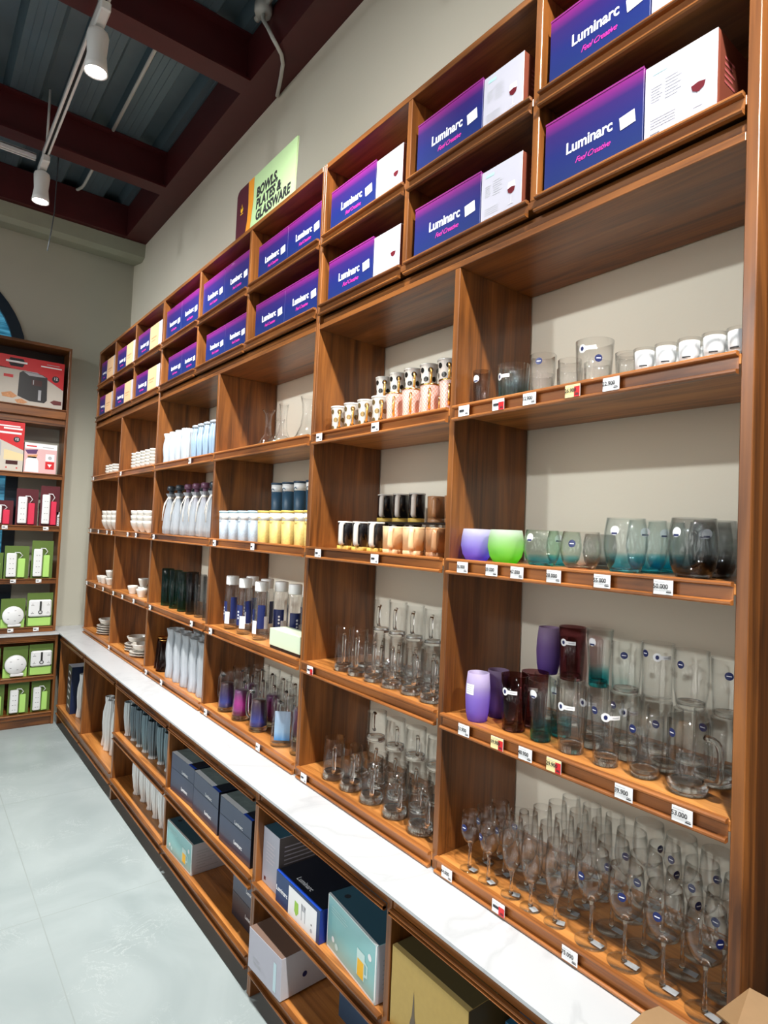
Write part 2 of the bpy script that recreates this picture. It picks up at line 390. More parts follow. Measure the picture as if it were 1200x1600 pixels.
# corrugated steel deck, ribs along x
DECK = mat('galvanised_deck', (.17, .245, .29), .42, metal=.55, noise=.18, nscale=5)
MAROON = mat('maroon_steel_paint', (.075, .008, .009), .5, noise=.25, nscale=9)
prof = []; y = -6.0; zb, zt = 4.25, 4.315
while y < .5:
    prof += [(y, zb), (y + .155, zb), (y + .185, zt), (y + .275, zt)]; y += .305
prof = [p for p in prof]
dk = MB(); n = len(prof)
vs = [(-.4, a, b) for a, b in prof] + [(7.5, a, b) for a, b in prof] + [(-.4, a, b + .012) for a, b in prof] + [(7.5, a, b + .012) for a, b in prof]
fs = [[i, i + n, i + n + 1, i + 1] for i in range(n - 1)] + [[2 * n + i, 2 * n + i + 1, 3 * n + i + 1, 3 * n + i] for i in range(n - 1)]
dk.add(vs, fs)
# small stiffening seams
for k in range(21):
    yy = -6 + k * .305
    for o in (.04, .078, .116): dk.box((-.4, yy + o - .003, zb - .004), (7.5, yy + o + .003, zb + .001))
struct('ceiling', dk, DECK)
def ibeam(name, axis, c, a, b, z0=3.99, z1=4.245, w=.125):
    m = MB(); t = .012
    for (lo, hi, ww) in ((z0, z0 + t, w), (z1 - t, z1, w), (z0 + t, z1 - t, .02)):
        if axis == 'y': m.box((c - ww / 2, a, lo), (c + ww / 2, b, hi))
        else: m.box((a, c - ww / 2, lo), (b, c + ww / 2, hi))
    struct(name, m, MAROON)
ibeam('trim_2', 'y', 2.262, -6, .15); ibeam('trim_3', 'y', .905, -6, .15); ibeam('trim_4', 'y', 3.75, -6, .15); ibeam('trim_5', 'y', 5.3, -6, .15)
m = MB(); m.box((-.05, .150, 3.991), (7.5, .44, 4.245)); struct('trim_6', m, MAROON)
m = MB(); m.box((-.38, -6, 3.99), (.0, .149, 4.245)); struct('trim_7', m, MAROON)

# ------------------------------------------------------------------ shelving
D = [0, .770, 1.583, 2.488, 3.400, 4.133, 4.862]
U = [0, .483, 1.008, 1.583, 2.168, 2.776, 3.400, 3.893, 4.388, 4.862]
ZL = {1: 1.921, 2: 1.506, 3: 1.092, 4: .7135}            # underside of each price rail
ZS = {k: v + .038 for k, v in ZL.items()}                # tops of the boards
TH = .02; YB = .312
def rail(parent, x0, x1, z0, y=0, h=.042, name='price_rail', out=.014, ax='x', m=WX):
    t = .0085 if h > .03 else h * .3
    pts = [(y, z0), (y - out + .003, z0), (y - out, z0 + .003), (y - out, z0 + t - .002), (y - out + .003, z0 + t), (y - .0015, z0 + t + .001),
           (y - .0015, z0 + h - t - .001), (y - out + .003, z0 + h - t), (y - out, z0 + h - t + .002), (y - out, z0 + h - .003), (y - out + .003, z0 + h), (y, z0 + h)]
    b = MB()
    if ax == 'x': b.prism(pts, 'x', x0, x1)
    else: b.prism([(-(p[0] - y) + y, p[1]) for p in pts], 'y', x0, x1)   # rail looking towards +x, y holds x
    return obj(name, b, m, parent)
def upper_unit(i0, i1, label, u0, u1, wl, wr):
    t = thing('display_shelving', label, 'shelving', (D[i0], 0, ZL[4]), group=None)
    ox, oz = D[i0], ZL[4]
    def bx(name, a, b, m, parent=t, c=.0015): return obj(name, MB().box((a[0] - ox, a[1], a[2] - oz), (b[0] - ox, b[1], b[2] - oz), 0, c), m, parent)
    xl, xr = D[i0] - wl, D[i1] - wr if wr > 0 else D[i1]
    xrr = D[i1] - wr / 2 if i1 < 6 else D[i1] + .022
    if i1 < 6: xr = D[i1] - .026; xrr = D[i1] - .0132
    else: xr = D[i1]
    if i0: xl = D[i0] - .0130
    bx('side_panel', (xl, 0, oz), (D[i0], YB, 2.981), WZ); bx('side_panel', (xr, 0, oz), (xrr, YB, 2.981), WZ)
    bx('top_board', (D[i0], -.0, 2.961), (xr, YB, 2.981), WX)
    bx('header_board', (D[i0], 0, 2.351), (xr, YB, 2.369), WX); bx('fascia', (D[i0], .016, 2.369), (xr, .03, 2.402), WX)
    bx('back_panel', (D[i0], .300, 2.42), (xr, YB, 2.961), WX)
    bx('shelf', (D[i0], 0, 2.418), (xr, .3, 2.438), WX)
    for i in range(i0, i1):
        a = D[i]; b = xr if i + 1 == i1 else D[i + 1] - TH
        if i > i0: bx('divider', (a - TH, 0, oz), (a, YB, 2.351), WZ)
        for k in (1, 2, 3, 4):
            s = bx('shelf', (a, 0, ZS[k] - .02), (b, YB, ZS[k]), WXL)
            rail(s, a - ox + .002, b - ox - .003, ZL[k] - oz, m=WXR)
            s.children[0].parent = s
    for j in range(u0, u1):
        a = U[j]; b = xr if j + 1 == u1 else U[j + 1] - TH
        if j > u0: bx('divider', (a - TH, 0, 2.438), (a, .3, 2.961), WZ)
        s = bx('shelf', (a, 0, 2.68), (b, .3, 2.70), WX)
        rail(s, a - ox + .002, b - ox - .003, 2.662 - oz)
        rail(t, a - ox + .002, b - ox - .003, 2.400 - oz)
    return t
upper_unit(4, 6, 'tall wooden wall shelving nearest the camera, holding wine glasses and tumblers', 6, 9, .013, 0)
upper_unit(2, 4, 'tall wooden wall shelving in the middle, holding canisters, bottles and carafes', 3, 6, .013, 0)
upper_unit(0, 2, 'tall wooden wall shelving at the far end, holding white bowls and plates', 0, 3, .02, 0)

CY = -.151; ZN = .388; ZQ = .125
def lower_unit(i0, i1, label, mid, zq=ZQ):
    x0 = D[i0] if i0 else -.05
    t = thing('base_cabinet', label, 'cabinet', (x0, 0, 0)); ox = x0
    def bx(name, a, b, m, parent=t, c=.0015): return obj(name, MB().box((a[0] - ox, a[1], a[2]), (b[0] - ox, b[1], b[2]), 0, c), m, parent)
    xl = x0 - (.013 if i0 else 0); xr = D[i1] - (.026 if i1 < 6 else 0); xrr = D[i1] - .0132 if i1 < 6 else D[i1] + .022
    bx('side_panel', (xl, CY, 0), (x0 + (0.016 if i0 == 0 else 0), YB, .70), WZ); bx('side_panel', (xr, CY, 0), (xrr, YB, .70), WZ)
    if i0 == 0: x0 += .016
    bx('apron', (x0, CY + .004, .664), (xr, CY + .022, .70), WX)
    bx('kickboard', (x0, -.085, 0), (xr, -.067, .085), WX)
    bx('back_panel', (x0, .30, .085), (xr, YB, .70), WX)
    for i in range(i0, i1):
        a = x0 if i == i0 else D[i]; b = xr if i + 1 == i1 else D[i + 1] - TH
        if i > i0: bx('divider', (a - TH, CY, .085), (a, .3, .70), WZ)
        rail(t, a - ox + .001, b - ox - .001, .652, CY, .015, 'top_rail', .012)
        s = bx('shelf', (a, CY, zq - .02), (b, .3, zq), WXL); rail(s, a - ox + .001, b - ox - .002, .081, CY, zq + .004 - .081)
        if mid:
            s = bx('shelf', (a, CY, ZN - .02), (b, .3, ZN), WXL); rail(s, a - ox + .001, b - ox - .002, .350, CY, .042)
    return t
lower_unit(4, 6, 'low wooden base cabinet nearest the camera with the gold box inside', True)
lower_unit(2, 4, 'low wooden base cabinet in the middle with boxes and ribbed vases', True)
lower_unit(0, 2, 'low wooden base cabinet at the far corner without a middle shelf', False, .147)

def marble():
    m, nt, b = _new('white_marble'); N = nt.nodes.new; Lk = nt.links.new
    tc = N('ShaderNodeTexCoord'); v = N('ShaderNodeTexNoise'); v.inputs['Scale'].default_value = 2.2; v.inputs['Detail'].default_value = 6; v.inputs['Distortion'].default_value = 1.8
    Lk(tc.outputs['Object'], v.inputs['Vector'])
    r = N('ShaderNodeValToRGB'); e = r.color_ramp.elements; e[0].position = .47; e[0].color = (.50, .52, .54, 1); e[1].position = .53; e[1].color = (.50, .52, .54, 1); k = e.new(.5); k.color = (.44, .46, .48, 1)
    Lk(v.outputs['Fac'], r.inputs['Fac']); Lk(r.outputs[0], b.inputs['Base Color']); b.inputs['Roughness'].default_value = .3
    return m
MARBLE = marble()
tag(obj('countertop', MB().box((LW + .002, -.168, .7005), (4.884, .316, .7125), 0, .002), MARBLE), 'long white marble counter running under the tall wall shelving', 'countertop')
tag(obj('countertop', MB().box((LW + .002, -1.9, .7005), (-.030, -.170, .7125), 0, .002), MARBLE), 'short white marble counter along the left wall under the appliance shelving', 'countertop')

# left wall shelving (faces +x)
LX, LY0, LY1 = -.142, -1.55, -.180
t = thing('display_shelving', 'wooden shelving on the left wall with appliance boxes and power strips', 'shelving', (0, 0, ZL[4]))
oz = ZL[4]
def lb(name, a, b, m, parent): return obj(name, MB().box((a[0], a[1], a[2] - parent_z), (b[0], b[1], b[2] - parent_z), 0, .0015), m, parent)
parent_z = oz
lb('side_panel', (LW + .004, LY1 - .018, oz), (LX, LY1, 2.995), WZ, t); lb('side_panel', (LW + .004, LY0, oz), (LX, LY0 + .018, 2.995), WZ, t)
lb('top_board', (LW + .004, LY0 + .018, 2.972), (LX, LY1 - .018, 2.995), WY, t)
lb('header_board', (LW + .004, LY0 + .018, 2.351), (LX, LY1 - .018, 2.372), WY, t)
lb('fascia', (LX - .03, LY0 + .018, 2.372), (LX - .014, LY1 - .018, 2.41), WY, t)
lb('back_panel', (LW + .004, LY0 + .018, 2.485), (LW + .012, LY1 - .018, 2.972), mat('dark_back_board', (.018, .012, .010), .5), t)
s = lb('shelf', (LW + .004, LY0 + .018, 2.463), (LX, LY1 - .018, 2.483), WY, t); rail(s, LY0 + .02, LY1 - .02, 2.408 - oz, LX, .079, ax='y', m=WY)
for k in (1, 2, 3, 4):
    s = lb('shelf', (LW + .004, LY0 + .018, ZS[k] - .02), (LX, LY1 - .018, ZS[k]), WY, t); rail(s, LY0 + .02, LY1 - .02, ZL[k] - oz, LX, ax='y', m=WY)
t = thing('base_cabinet', 'low wooden base cabinet on the left wall with green power strip packs', 'cabinet'); parent_z = 0
BX = -.055
lb('side_panel', (LW + .004, -.190, 0), (BX, -.172, .70), WZ, t); lb('side_panel', (LW + .004, LY0, 0), (BX, LY0 + .018, .70), WZ, t)
lb('apron', (BX - .02, LY0 + .018, .664), (BX - .004, -.190, .70), WY, t); lb('kickboard', (BX - .03, LY0 + .018, 0), (BX - .012, -.190, .075), WY, t)
lb('back_panel', (LW + .004, LY0 + .018, .08), (LW + .012, -.19, .70), WY, t)
rail(t, LY0 + .02, -.192, .652, BX, .015, 'top_rail', .010, ax='y', m=WY)
for z0, zs in ((.066, .100), (.350, .382)):
    s = lb('shelf', (LW + .012, LY0 + .018, zs - .02), (BX, -.190, zs), WY, t); rail(s, LY0 + .02, -.192, z0, BX, zs - z0 + .003, ax='y', m=WY)

# ------------------------------------------------------------------ ceiling lamps, tracks, conduits
GLOW = mat('lit_lens', (1, 1, 1), .3, emit=(1, .97, .92), es=14)
ROOM = [('spotlight', 'first')]
def track_lamp(x, y, z, label, target, energy, group, parent_track_z=3.86, ax='x', cone=104):
    t = thing('track_spotlight', label, 'lamp', (x, y, z), 0, group)
    a = MB()
    if ax == 'x': a.box((-.055, -.022, .20), (.13, .022, .245), 0, .006)
    else: a.box((-.022, -.055, .20), (.022, .13, .245), 0, .006)
    a.tube([(0, 0, .175), (0, 0, .205)], .011); obj('adapter', a, WHITEM, t)
    h = MB(); h.lathe([(0, .19), (.030, .19), (.042, .180), (.046, .165), (.043, .12), (.040, .08), (.046, .03), (.050, 0), (.046, 0), (.040, .01)], 28); hd = obj('housing', h, WHITEM, t)
    l = MB(); l.lathe([(.0, .004), (.043, .004), (.040, .012), (0, .012)], 24); obj('lens', l, GLOW, hd)
    lo = spot('lamp_light', (0, 0, -.012), (target[0] - x, target[1] - y, target[2] - z), energy, cone, 0.8, .055 if cone == 104 else .09)
    lo.parent = t
    if y < -2: lo.data.color = (.92, .97, 1)
    return t
nm = ['white track spotlight furthest from the camera, above the far corner', 'white track spotlight second from the far corner, above the aisle', 'white track spotlight above the middle shelving', 'white track spotlight above the nearest shelving', 'white track spotlight behind the camera near the shelving']
for k, (x, l) in enumerate(zip(NEAR_X, nm)): track_lamp(x, -.615, 3.595, l, (x - (.8 if k else .1), -.365, 1.995), NEAR_W * (1 if k else .4), 'track spotlights by the shelves')
nm = ['white track spotlight across the aisle at the far end', 'white track spotlight across the aisle, second from the far end', 'white track spotlight across the aisle, third from the far end', 'white track spotlight across the aisle, nearest end']
for x, l in zip(FAR_X, nm): track_lamp(x, -4.5, 3.595, l, (x, .3, 2.0), FAR_W, 'track spotlights across the aisle', cone=50)
GROOVE = mat('black_groove', (.01, .01, .01), .6)
def track(x0, x1, y, z, label):
    t = thing('lighting_track', label, 'lighting track', ((x0 + x1) / 2, y, z)); h = (x1 - x0) / 2
    b = MB(); b.box((-h, -.018, 0), (h, -.007, .032), 0, .001); b.box((-h, .007, 0), (h, .018, .032), 0, .001); b.box((-h, -.018, .022), (h, .018, .034), 0, .001); obj('channel', b, WHITEM, t)
    g = MB(); g.box((-h + .01, -.007, .012), (h - .01, .007, .022)); obj('conductor_strip', g, GROOVE, t)
    for k in range(int((x1 - x0) / 1.3) + 1):
        xx = -h + .04 + k * 1.3
        if xx < h: obj('hanger_rod', MB().tube([(xx, 0, .03), (xx, 0, 4.25 - z)], .007), WHITEM, t)
    return t
track(1.06, 6.9, -.615, 3.845, 'long white lighting track running along in front of the wall shelving')
track(0.0, 6.9, -4.5, 3.845, 'long white lighting track across the aisle behind the camera')
t = track(-1.9, 1.9, 0, 3.845, 'white lighting track crossing the aisle at the far end'); t.location = (.985, -2.555, 3.845); t.rotation_euler = (0, 0, PI / 2)
PVC = mat('white_pvc', (.62, .62, .58), .5)
def conduit(pts, label, r=.011):
    t = MB().tube(pts, r, 8); return tag(obj('conduit_pipe', t, PVC), label, 'conduit')
conduit([(2.2, -.226, 4.235), (.98, -.218, 4.235)], 'straight white conduit on the deck between the two maroon beams')
arc = [(.8, -.216, 4.235), (.12, -.216, 4.235)] + [(.12 - .3 * math.sin(a), -.216 - .3 * (1 - math.cos(a)), 4.235) for a in [PI / 2 * k / 8 for k in range(1, 9)]] + [(-.18, -2.5, 4.235)]
conduit([(p[0], p[1], 4.235 if i == 0 else 4.2) if False else p for i, p in enumerate(arc)], 'white conduit curving round above the far corner')
t = thing('conduit_pipe', 'white conduit with a junction box dropping to the top of the wall', 'conduit', (2.53, .11, 4.23))
p = MB().tube([(1.3, .0, 0), (.03, 0, 0)], .014); obj('pipe', p, PVC, t)
j = MB().lathe([(0, -.035), (.04, -.035), (.045, -.02), (.045, .015), (0, .015)], 20); j.tube([(-.04, 0, -.01), (-.075, 0, -.01)], .016); obj('junction_box', j, PVC, t)
hp = [(0, 0, -.03), (.03, -.01, -.09), (.09, -.01, -.17), (.125, .0, -.235), (.118, .03, -.258), (.085, .07, -.256), (.031, .107, -.254), (-.077, .151, -.252), (-.196, .195, -.252)]
c = MB().tube(hp, .010); obj('flexible_hose', c, PVC, t)
tag(obj('hanging_cable', MB().tube([(.79, -.500, 4.20), (.80, -.506, 3.9), (.80, -.508, 3.645), (.80, -.520, 3.5), (.80, -.535, 3.369)], .0035), mat('dark_cable', (.05, .06, .07), .5)), 'thin dark cable hanging beside the furthest track spotlight', 'cable')

# ------------------------------------------------------------------ sign on top of the shelving
LG = mat('pale_green_board', (.50, .70, .36), .5); OR = mat('orange_print', (.80, .30, .02), .5); MR = mat('maroon_print', (.075, .008, .018), .5)
t = thing('department_sign', 'green and maroon board reading bowls, plates, glassware on top of shelving', 'sign', (2.52, .03, 2.981))
b = MB(); pl = [(0, 0), (.57, 0), (.585, .27), (.03, .27), (.012, .262), (.0, .245)]; b.prism(pl, 'y', 0, .008); obj('board', b, LG, t)
T = face_y(0, 0, 0)
s = MB(); s.shapes(T, [('poly', [(0, 0), (.10, 0), (.125, .08), (.132, .16), (.125, .27), (.03, .27), (.012, .262), (0, .245)], 0, 1),
    ('poly', [(.10, 0), (.155, 0), (.165, .06), (.185, .16), (.185, .27), (.125, .27), (.132, .16), (.125, .08)], 1, 2), ('disc', .06, .16, .014, 2, 3), ('poly', [(.052, .165), (.068, .165), (.06, .19)], 2, 3), ('rect', .045, .137, .075, .142, 2, 3)])
obj('side_print', s, [MR, OR, YEL], t)
for k, (tx, w) in enumerate((('BOWLS,', .0), ('PLATES &', 0), ('GLASSWARE', 0))):
    me = text_mesh(tx, .062, INK, .12, .0026, 'LEFT', 1.0, .93)
    link('sign_lettering', me, t, mw=face_y(.215, -.001, .175 - .055 * k))
# ------------------------------------------------------------------ price tags in the rails
TAGY = mat('yellow_tag', (.85, .72, .35), .6)
def price_tag(x, z, price, style, label, group, rz=0, y=-.0150, scale=1.0):
    t = thing('price_tag', label, 'price tag', (x, y, z), rz, group)
    w = .038 * scale; h = .028
    b = MB().box((-w / 2, -.0006, -h / 2), (w / 2, .0006, h / 2)); obj('card', b, WHITE, t)
    T = face_y(0, -.0006, 0); p = MB(); it = []
    if style == 'red': it += [('rect', -w / 2, -h / 2, w / 2, h / 2, 2, 1), ('rect', w * .12, -h * .5, w / 2, h * .32, 1, 2)]
    elif style == 'redtop': it += [('rect', w * .05, -h * .5, w / 2, h * .2, 1, 1)]
    it += [('rect', w * .18, -h * .36, w * .44, -h * .28, 0, 3), ('rect', w * .2, -h * .24, w * .42, -h * .2, 0, 3), ('rect', -w * .42, h * .32, w * .1, h * .36, 3, 3)]
    if not price: it += [('rect', -w * .4, -h * .1, w * .06, h * .12, 0, 3)]
    p.shapes(T, it); obj('print_pattern', p, [INK, RED, TAGY, GREY], t)
    if price: link('price_lettering', text_mesh(price, .0125, INK, 0, .0001, 'CENTER', 1, .88), t, mw=face_y(-w * .12, -.0022, .001))
BAY = {5: 'nearest bay', 4: 'second bay', 3: 'third bay', 2: 'fourth bay', 1: 'fifth bay', 0: 'farthest bay'}
TIER = {1: 'top shelf', 2: 'second shelf', 3: 'third shelf', 4: 'bottom shelf'}
ORD = ['first', 'second', 'third', 'fourth', 'fifth', 'sixth', 'seventh', 'eighth', 'ninth', 'tenth']
TAGS = {(5, 1): [(4.183, '', 'w'), (4.303, '', 'redtop'), (4.40, '12.900', 'w'), (4.52, '26.900', 'red'), (4.614, '22.900', 'w')],
 (5, 2): [(4.2, '36.000', 'w'), (4.301, '39.000', 'w'), (4.381, '47.000', 'w'), (4.486, '28.000', 'w'), (4.607, '55.000', 'w'), (4.738, '50.000', 'w')],
 (5, 3): [(4.227, '33.900', 'w'), (4.339, '19.900', 'red'), (4.424, '48.900', 'w'), (4.503, '29.900', 'red'), (4.669, '39.900', 'w'), (4.785, '53.000', 'w')],
 (5, 4): [(4.186, '44.000', 'w'), (4.361, '', 'redtop'), (4.558, '75.000', 'w')],
 (4, 1): [(3.459, '', 'w'), (3.792, '', 'w')], (4, 2): [(3.487, '', 'w'), (3.819, '', 'w')], (4, 3): [(3.471, '', 'redtop')], (4, 4): [(3.462, '', 'w')],
 (3, 2): [(2.564, '', 'w'), (2.968, '', 'w')], (3, 3): [(2.572, '', 'w')], (3, 4): [(2.564, '', 'w'), (3.105, '', 'w')],
 (2, 1): [(2.184, '', 'w')], (2, 2): [(1.661, '', 'w')], (2, 3): [(1.665, '', 'w'), (2.327, '', 'w')], (2, 4): [(1.658, '', 'w'), (1.929, '', 'w')],
 (1, 1): [(.87, '', 'w')], (1, 2): [(1.121, '', 'w'), (1.306, '', 'w')], (1, 3): [(.855, '', 'w'), (1.08, '', 'w'), (1.336, '', 'w')], (1, 4): [(.824, '', 'w')],
 (0, 1): [(.083, '', 'w')], (0, 2): [(.093, '', 'w'), (.341, '', 'w'), (.591, '', 'w'), (.72, '', 'w')], (0, 3): [(.066, '', 'w'), (.336, '', 'w'), (.574, '', 'w')]}
for (bay, tier), L in TAGS.items():
    for k, (x, pr, st) in enumerate(L):
        d = {'w': 'white price tag', 'red': 'yellow and red price tag', 'redtop': 'white and red price tag'}[st]
        if pr: d += ' reading ' + pr
        lab = '%s, %s on the %s rail, %s' % (d, ORD[k] if len(L) > 1 else 'only one', TIER[tier].replace(' shelf', ''), BAY[bay])
        price_tag(x, ZL[tier] + .021, pr, st, lab, 'price tags in the shelf rails', scale=1.0 if bay > 3 else .85)
for k, (y, z, l) in enumerate([(-.295, 1.537, 'red pack shelf, right'), (-.574, 1.537, 'red pack shelf, left'), (-.496, 1.123, 'upper green pack shelf, left'), (-.323, 1.123, 'upper green pack shelf, right'), (-.493, .745, 'rail over the left counter, left'), (-.32, .745, 'rail over the left counter, right')]):
    t = price_tag(LX + .0155, z - .008, '', 'w', 'small white price tag on the left unit, ' + l, 'price tags on the left wall shelving', rz=PI / 2, y=y)

# ------------------------------------------------------------------ glassware kinds: built once, copied after
def arcpts(r, zb, zt, out, n=10, sq=.6):
    """handle path from the lower to the upper joint, squarish"""
    P = []
    for k in range(n + 1):
        a = -PI / 2 + PI * k / n; cs, sn = math.cos(a), math.sin(a)
        P.append((r + out * (abs(cs) ** sq), 0, (zb + zt) / 2 + (zt - zb) / 2 * (abs(sn) ** sq) * (1 if sn > 0 else -1)))
    P[0] = (r - .002, 0, zb); P[-1] = (r - .002, 0, zt)
    return P
def interp(prof):
    P = sorted(prof, key=lambda p: p[1])
    def f(z):
        for a, b in zip(P, P[1:]):
            if a[1] <= z <= b[1] and b[1] > a[1]: return a[0] + (b[0] - a[0]) * (z - a[1]) / (b[1] - a[1])
        return P[-1][0] if z > P[-1][1] else P[0][0]
    return f
def vessel(outer, t=.0018, base=.012, seg=28, mi=0, ribs=0, depth=0, mb=None):
    """open-topped vessel from its outer outline"""
    inn = [(max(r - t, .0), z) for r, z in outer if z >= base]
    f = interp([p for p in outer])
    prof = [(0, outer[0][1])] + outer + inn[::-1] + [(max(f(base) - t, 0), base), (0, base)]
    m = mb or MB(); m.lathe(prof, seg, mi, ribs, depth); return m
class Kind:
    def __init__(s, name, cat, parts, root_mesh=None): s.name = name; s.cat = cat; s.parts = parts; s.root = root_mesh
def place(K, x, y, z, label, group=None, rz=0, parts=True, tilt=0):
    o = link(K.name, K.root, loc=(x, y, z + .0004), rot=(0, tilt, rz)); tag(o, label, K.cat, group)
    for p in K.parts:
        c = link(p[0], p[1], o)
        if len(p) > 2:
            for q in p[2]: link(q[0], q[1], c)
    return o
CAMA = -1.0   # direction stickers face (towards the aisle)
def sticker(kind, f, ang, z):
    m = MB()
    if kind == 'navy':
        m.patch(f, ang, z, .017, .017, 'disc', 0); m.patch(f, ang, z, .010, .0018, 'rect', 1, off=.0011, n=4); return m.mesh('sticker', [NAVY, LET])
    if kind == 'white':
        m.patch(f, ang, z, .020, .020, 'disc', 0); m.patch(f, ang, z - .006, .013, .004, 'rect', 1, off=.0011, n=4); return m.mesh('sticker', [WHITE, NAVY])
    if kind == 'key':
        m.patch(f, ang, z, .019, .019, 'disc', 0); m.patch(f, ang + .013 / f(z) + .006 / f(z), z, .026, .009, 'rect', 0); m.patch(f, ang, z, .008, .010, 'disc', 1, off=.0011)
        m.patch(f, ang + .021 / f(z), z, .015, .0015, 'rect', 2, off=.0011); return m.mesh('sticker', [WHITE, NAVY, GREY])
    if kind == 'label':
        m.patch(f, ang, z, .026, .026, 'rect', 0)
        for k in range(4): m.patch(f, ang, z + .008 - k * .005, .018, .0012, 'rect', 1, off=.0011)
        return m.mesh('sticker', [WHITE, GREY])
def glass_kind(name, cat, outer, wall=TG, base=.010, t=.0018, ribs=0, depth=0, stick=(), seg=28, foot=None, handle=None, hm=None):
    me = vessel(outer, t, base, seg, 0, ribs, depth).mesh(name, [wall]); f = interp(outer); parts = []
    if foot:   # thick glass bottom sitting inside the walls
        fr = [(0, .001), (f(0.001) * .88, .001), (f(foot * .5) - .0025, foot * .5), (f(foot) - .004, foot), (f(foot) * .5, foot * .86), (0, foot * .75)]
        m = MB().lathe(fr, seg); parts.append(('thick_base', m.mesh('thick_base', [SG])))
    if handle:
        m = MB().tube(arcpts(*handle[:4], sq=.55), handle[4], 10, flat=1.25); parts.append(('handle', m.mesh('handle', [hm or SG])))
    for (k, a, z) in stick: parts.append(('sticker', sticker(k, f, a, z)))
    return Kind(name, cat, parts, me)
def wine_kind(name, R, rim, H, bowl_h, foot_r, stick=(), flute=False, wall=TG):
    z0 = H - bowl_h
    if flute: o = [(.004, z0), (R * .55, z0 + bowl_h * .06), (R * .85, z0 + bowl_h * .2), (R, z0 + bowl_h * .42), (R * .98, z0 + bowl_h * .65), (rim, H)]
    else: o = [(.004, z0), (R * .45, z0 + bowl_h * .05), (R * .78, z0 + bowl_h * .17), (R * .97, z0 + bowl_h * .36), (R, z0 + bowl_h * .48), (R * .95, z0 + bowl_h * .72), (rim, H)]
    f = interp(o)
    inn = [(max(r - .0014, 0), z) for r, z in o[1:]]
    bowl = MB().lathe([(0, z0)] + o + inn[::-1] + [(0, z0 + bowl_h * .09)], 26)
    stem = MB().lathe([(0, .006), (.006, .006), (.0042, .016), (.0034, .04 if z0 > .06 else z0 * .5), (.0036, z0 - .012), (.006, z0 - .002), (R * .3, z0 + bowl_h * .035), (0, z0 + bowl_h * .05)], 12)
    foot = MB().lathe([(0, 0), (foot_r, 0), (foot_r, .0012), (foot_r * .6, .003), (.007, .006), (0, .007)], 26)
    P = [('bowl', bowl.mesh('bowl', [wall])), ('stem', stem.mesh('stem', [SG])), ('foot', foot.mesh('foot', [TG]))]
    for (k, a, z) in stick: P.append(('sticker', sticker(k, f, a, z)))
    # little paper barcode stuck on the foot
    bc = MB().box((.004, -.008, .0035), (foot_r * .86, .008, .0042)); P.append(('barcode_label', bc.mesh('barcode_label', [mat('translucent_label', (.36, .37, .38), .5)])))
    return Kind(name, 'glass', P)
def J(a=.0025): return random.uniform(-a, a)
def rowlab(desc, k, n, row, nrow, tier, bay):
    r = {0: 'front row', 1: 'second row', 2: 'third row', 3: 'back row', 4: 'fifth row'}[row] if nrow > 1 else 'row'
    return '%s, %s in %s, %s, %s' % (desc, ORD[k], r, TIER[tier], BAY[bay])

# ---- nearest bay, bottom shelf: stemware
z4 = ZS[4]
A0 = -PI * .42
Ksm = wine_kind('wine_glass', .0265, .024, .145, .078, .025, [('navy', A0 - .3, .112)])
Ksm2 = wine_kind('wine_glass', .0265, .024, .145, .078, .025)
Kfl = wine_kind('champagne_flute', .0255, .0225, .181, .125, .025, flute=True)
Kwi = [wine_kind('wine_glass', .0368, .0325, .193, .105, .034, [('navy', a, .148)]) for a in (A0 - .35, A0, A0 - .12, A0 + .9)]
ys = (.028, .084, .140, .198)
for c, x in enumerate((4.227, 4.291)):
    for r, y in enumerate(ys[:3]):
        place(Ksm if (c, r) != (0, 2) else Ksm2, x + J(), y + J(), z4, rowlab('small clear wine glass with stem', c, 2, r, 3, 4, 5), 'small wine glasses on the bottom shelf', J(.3))
for c, x in enumerate((4.362, 4.424, 4.488)):
    for r, y in enumerate((.028, .086, .144, .202, .262)):
        place(Kfl, x + J(), y + J(), z4, rowlab('tall clear champagne flute', c, 3, r, 5, 4, 5), 'champagne flutes on the bottom shelf', J(.5))
for c, x in enumerate((4.572, 4.651, 4.730, 4.811)):
    for r, y in enumerate((.038, .116, .194, .270)):
        place(Kwi[(c + r) % 4] if r else Kwi[c % 4], x + J(.0015), y + J(.001), z4, rowlab('large clear wine glass with stem', c, 4, r, 4, 4, 5), 'large wine glasses on the bottom shelf', J(.15))

# ---- nearest bay, third shelf: tumblers
z3 = ZS[3]
LIL = gradient('lilac_frosted', [(0, (.36, .20, .80)), (.5, (.50, .36, .86)), (.75, (.72, .64, .86))], .5, .1, True)
PUR = gradient('purple_frosted', [(0, (.20, .10, .50)), (.6, (.34, .20, .50)), (1, (.55, .42, .60))], .5, .1, True)
PLUM = thin_glass('plum_glass', (.42, .20, .22), (.14, .05, .06)); TEAL = thin_glass('teal_bottom_glass', (.95, .98, .975), (.35, .52, .52), (.03, .55, .62), .12)
TEALF = thin_glass('teal_glass', (.62, .86, .88), (.20, .50, .52), (.10, .55, .64), .5)
barrel = lambda R, H: [(R * .72, 0), (R * .80, .004), (R * .93, H * .2), (R, H * .48), (R * .98, H * .7), (R * .86, H)]
straight = lambda R, H, k=.82: [(R * k, 0), (R * (k + .02), .003), (R * .93, H * .5), (R, H)]
flare = lambda R, H: [(R * .70, 0), (R * .74, .004), (R * .76, H * .3), (R * .9, H * .7), (R, H)]
K_lil = glass_kind('tumbler', 'glass', barrel(.0325, .124), LIL, stick=[('label', A0 - .25, .084)])
K_pur = glass_kind('tumbler', 'glass', barrel(.0325, .124), PUR)
K_plum = glass_kind('tumbler', 'glass', straight(.0345, .137), PLUM, stick=[('key', A0 - .35, .098)], foot=.014)
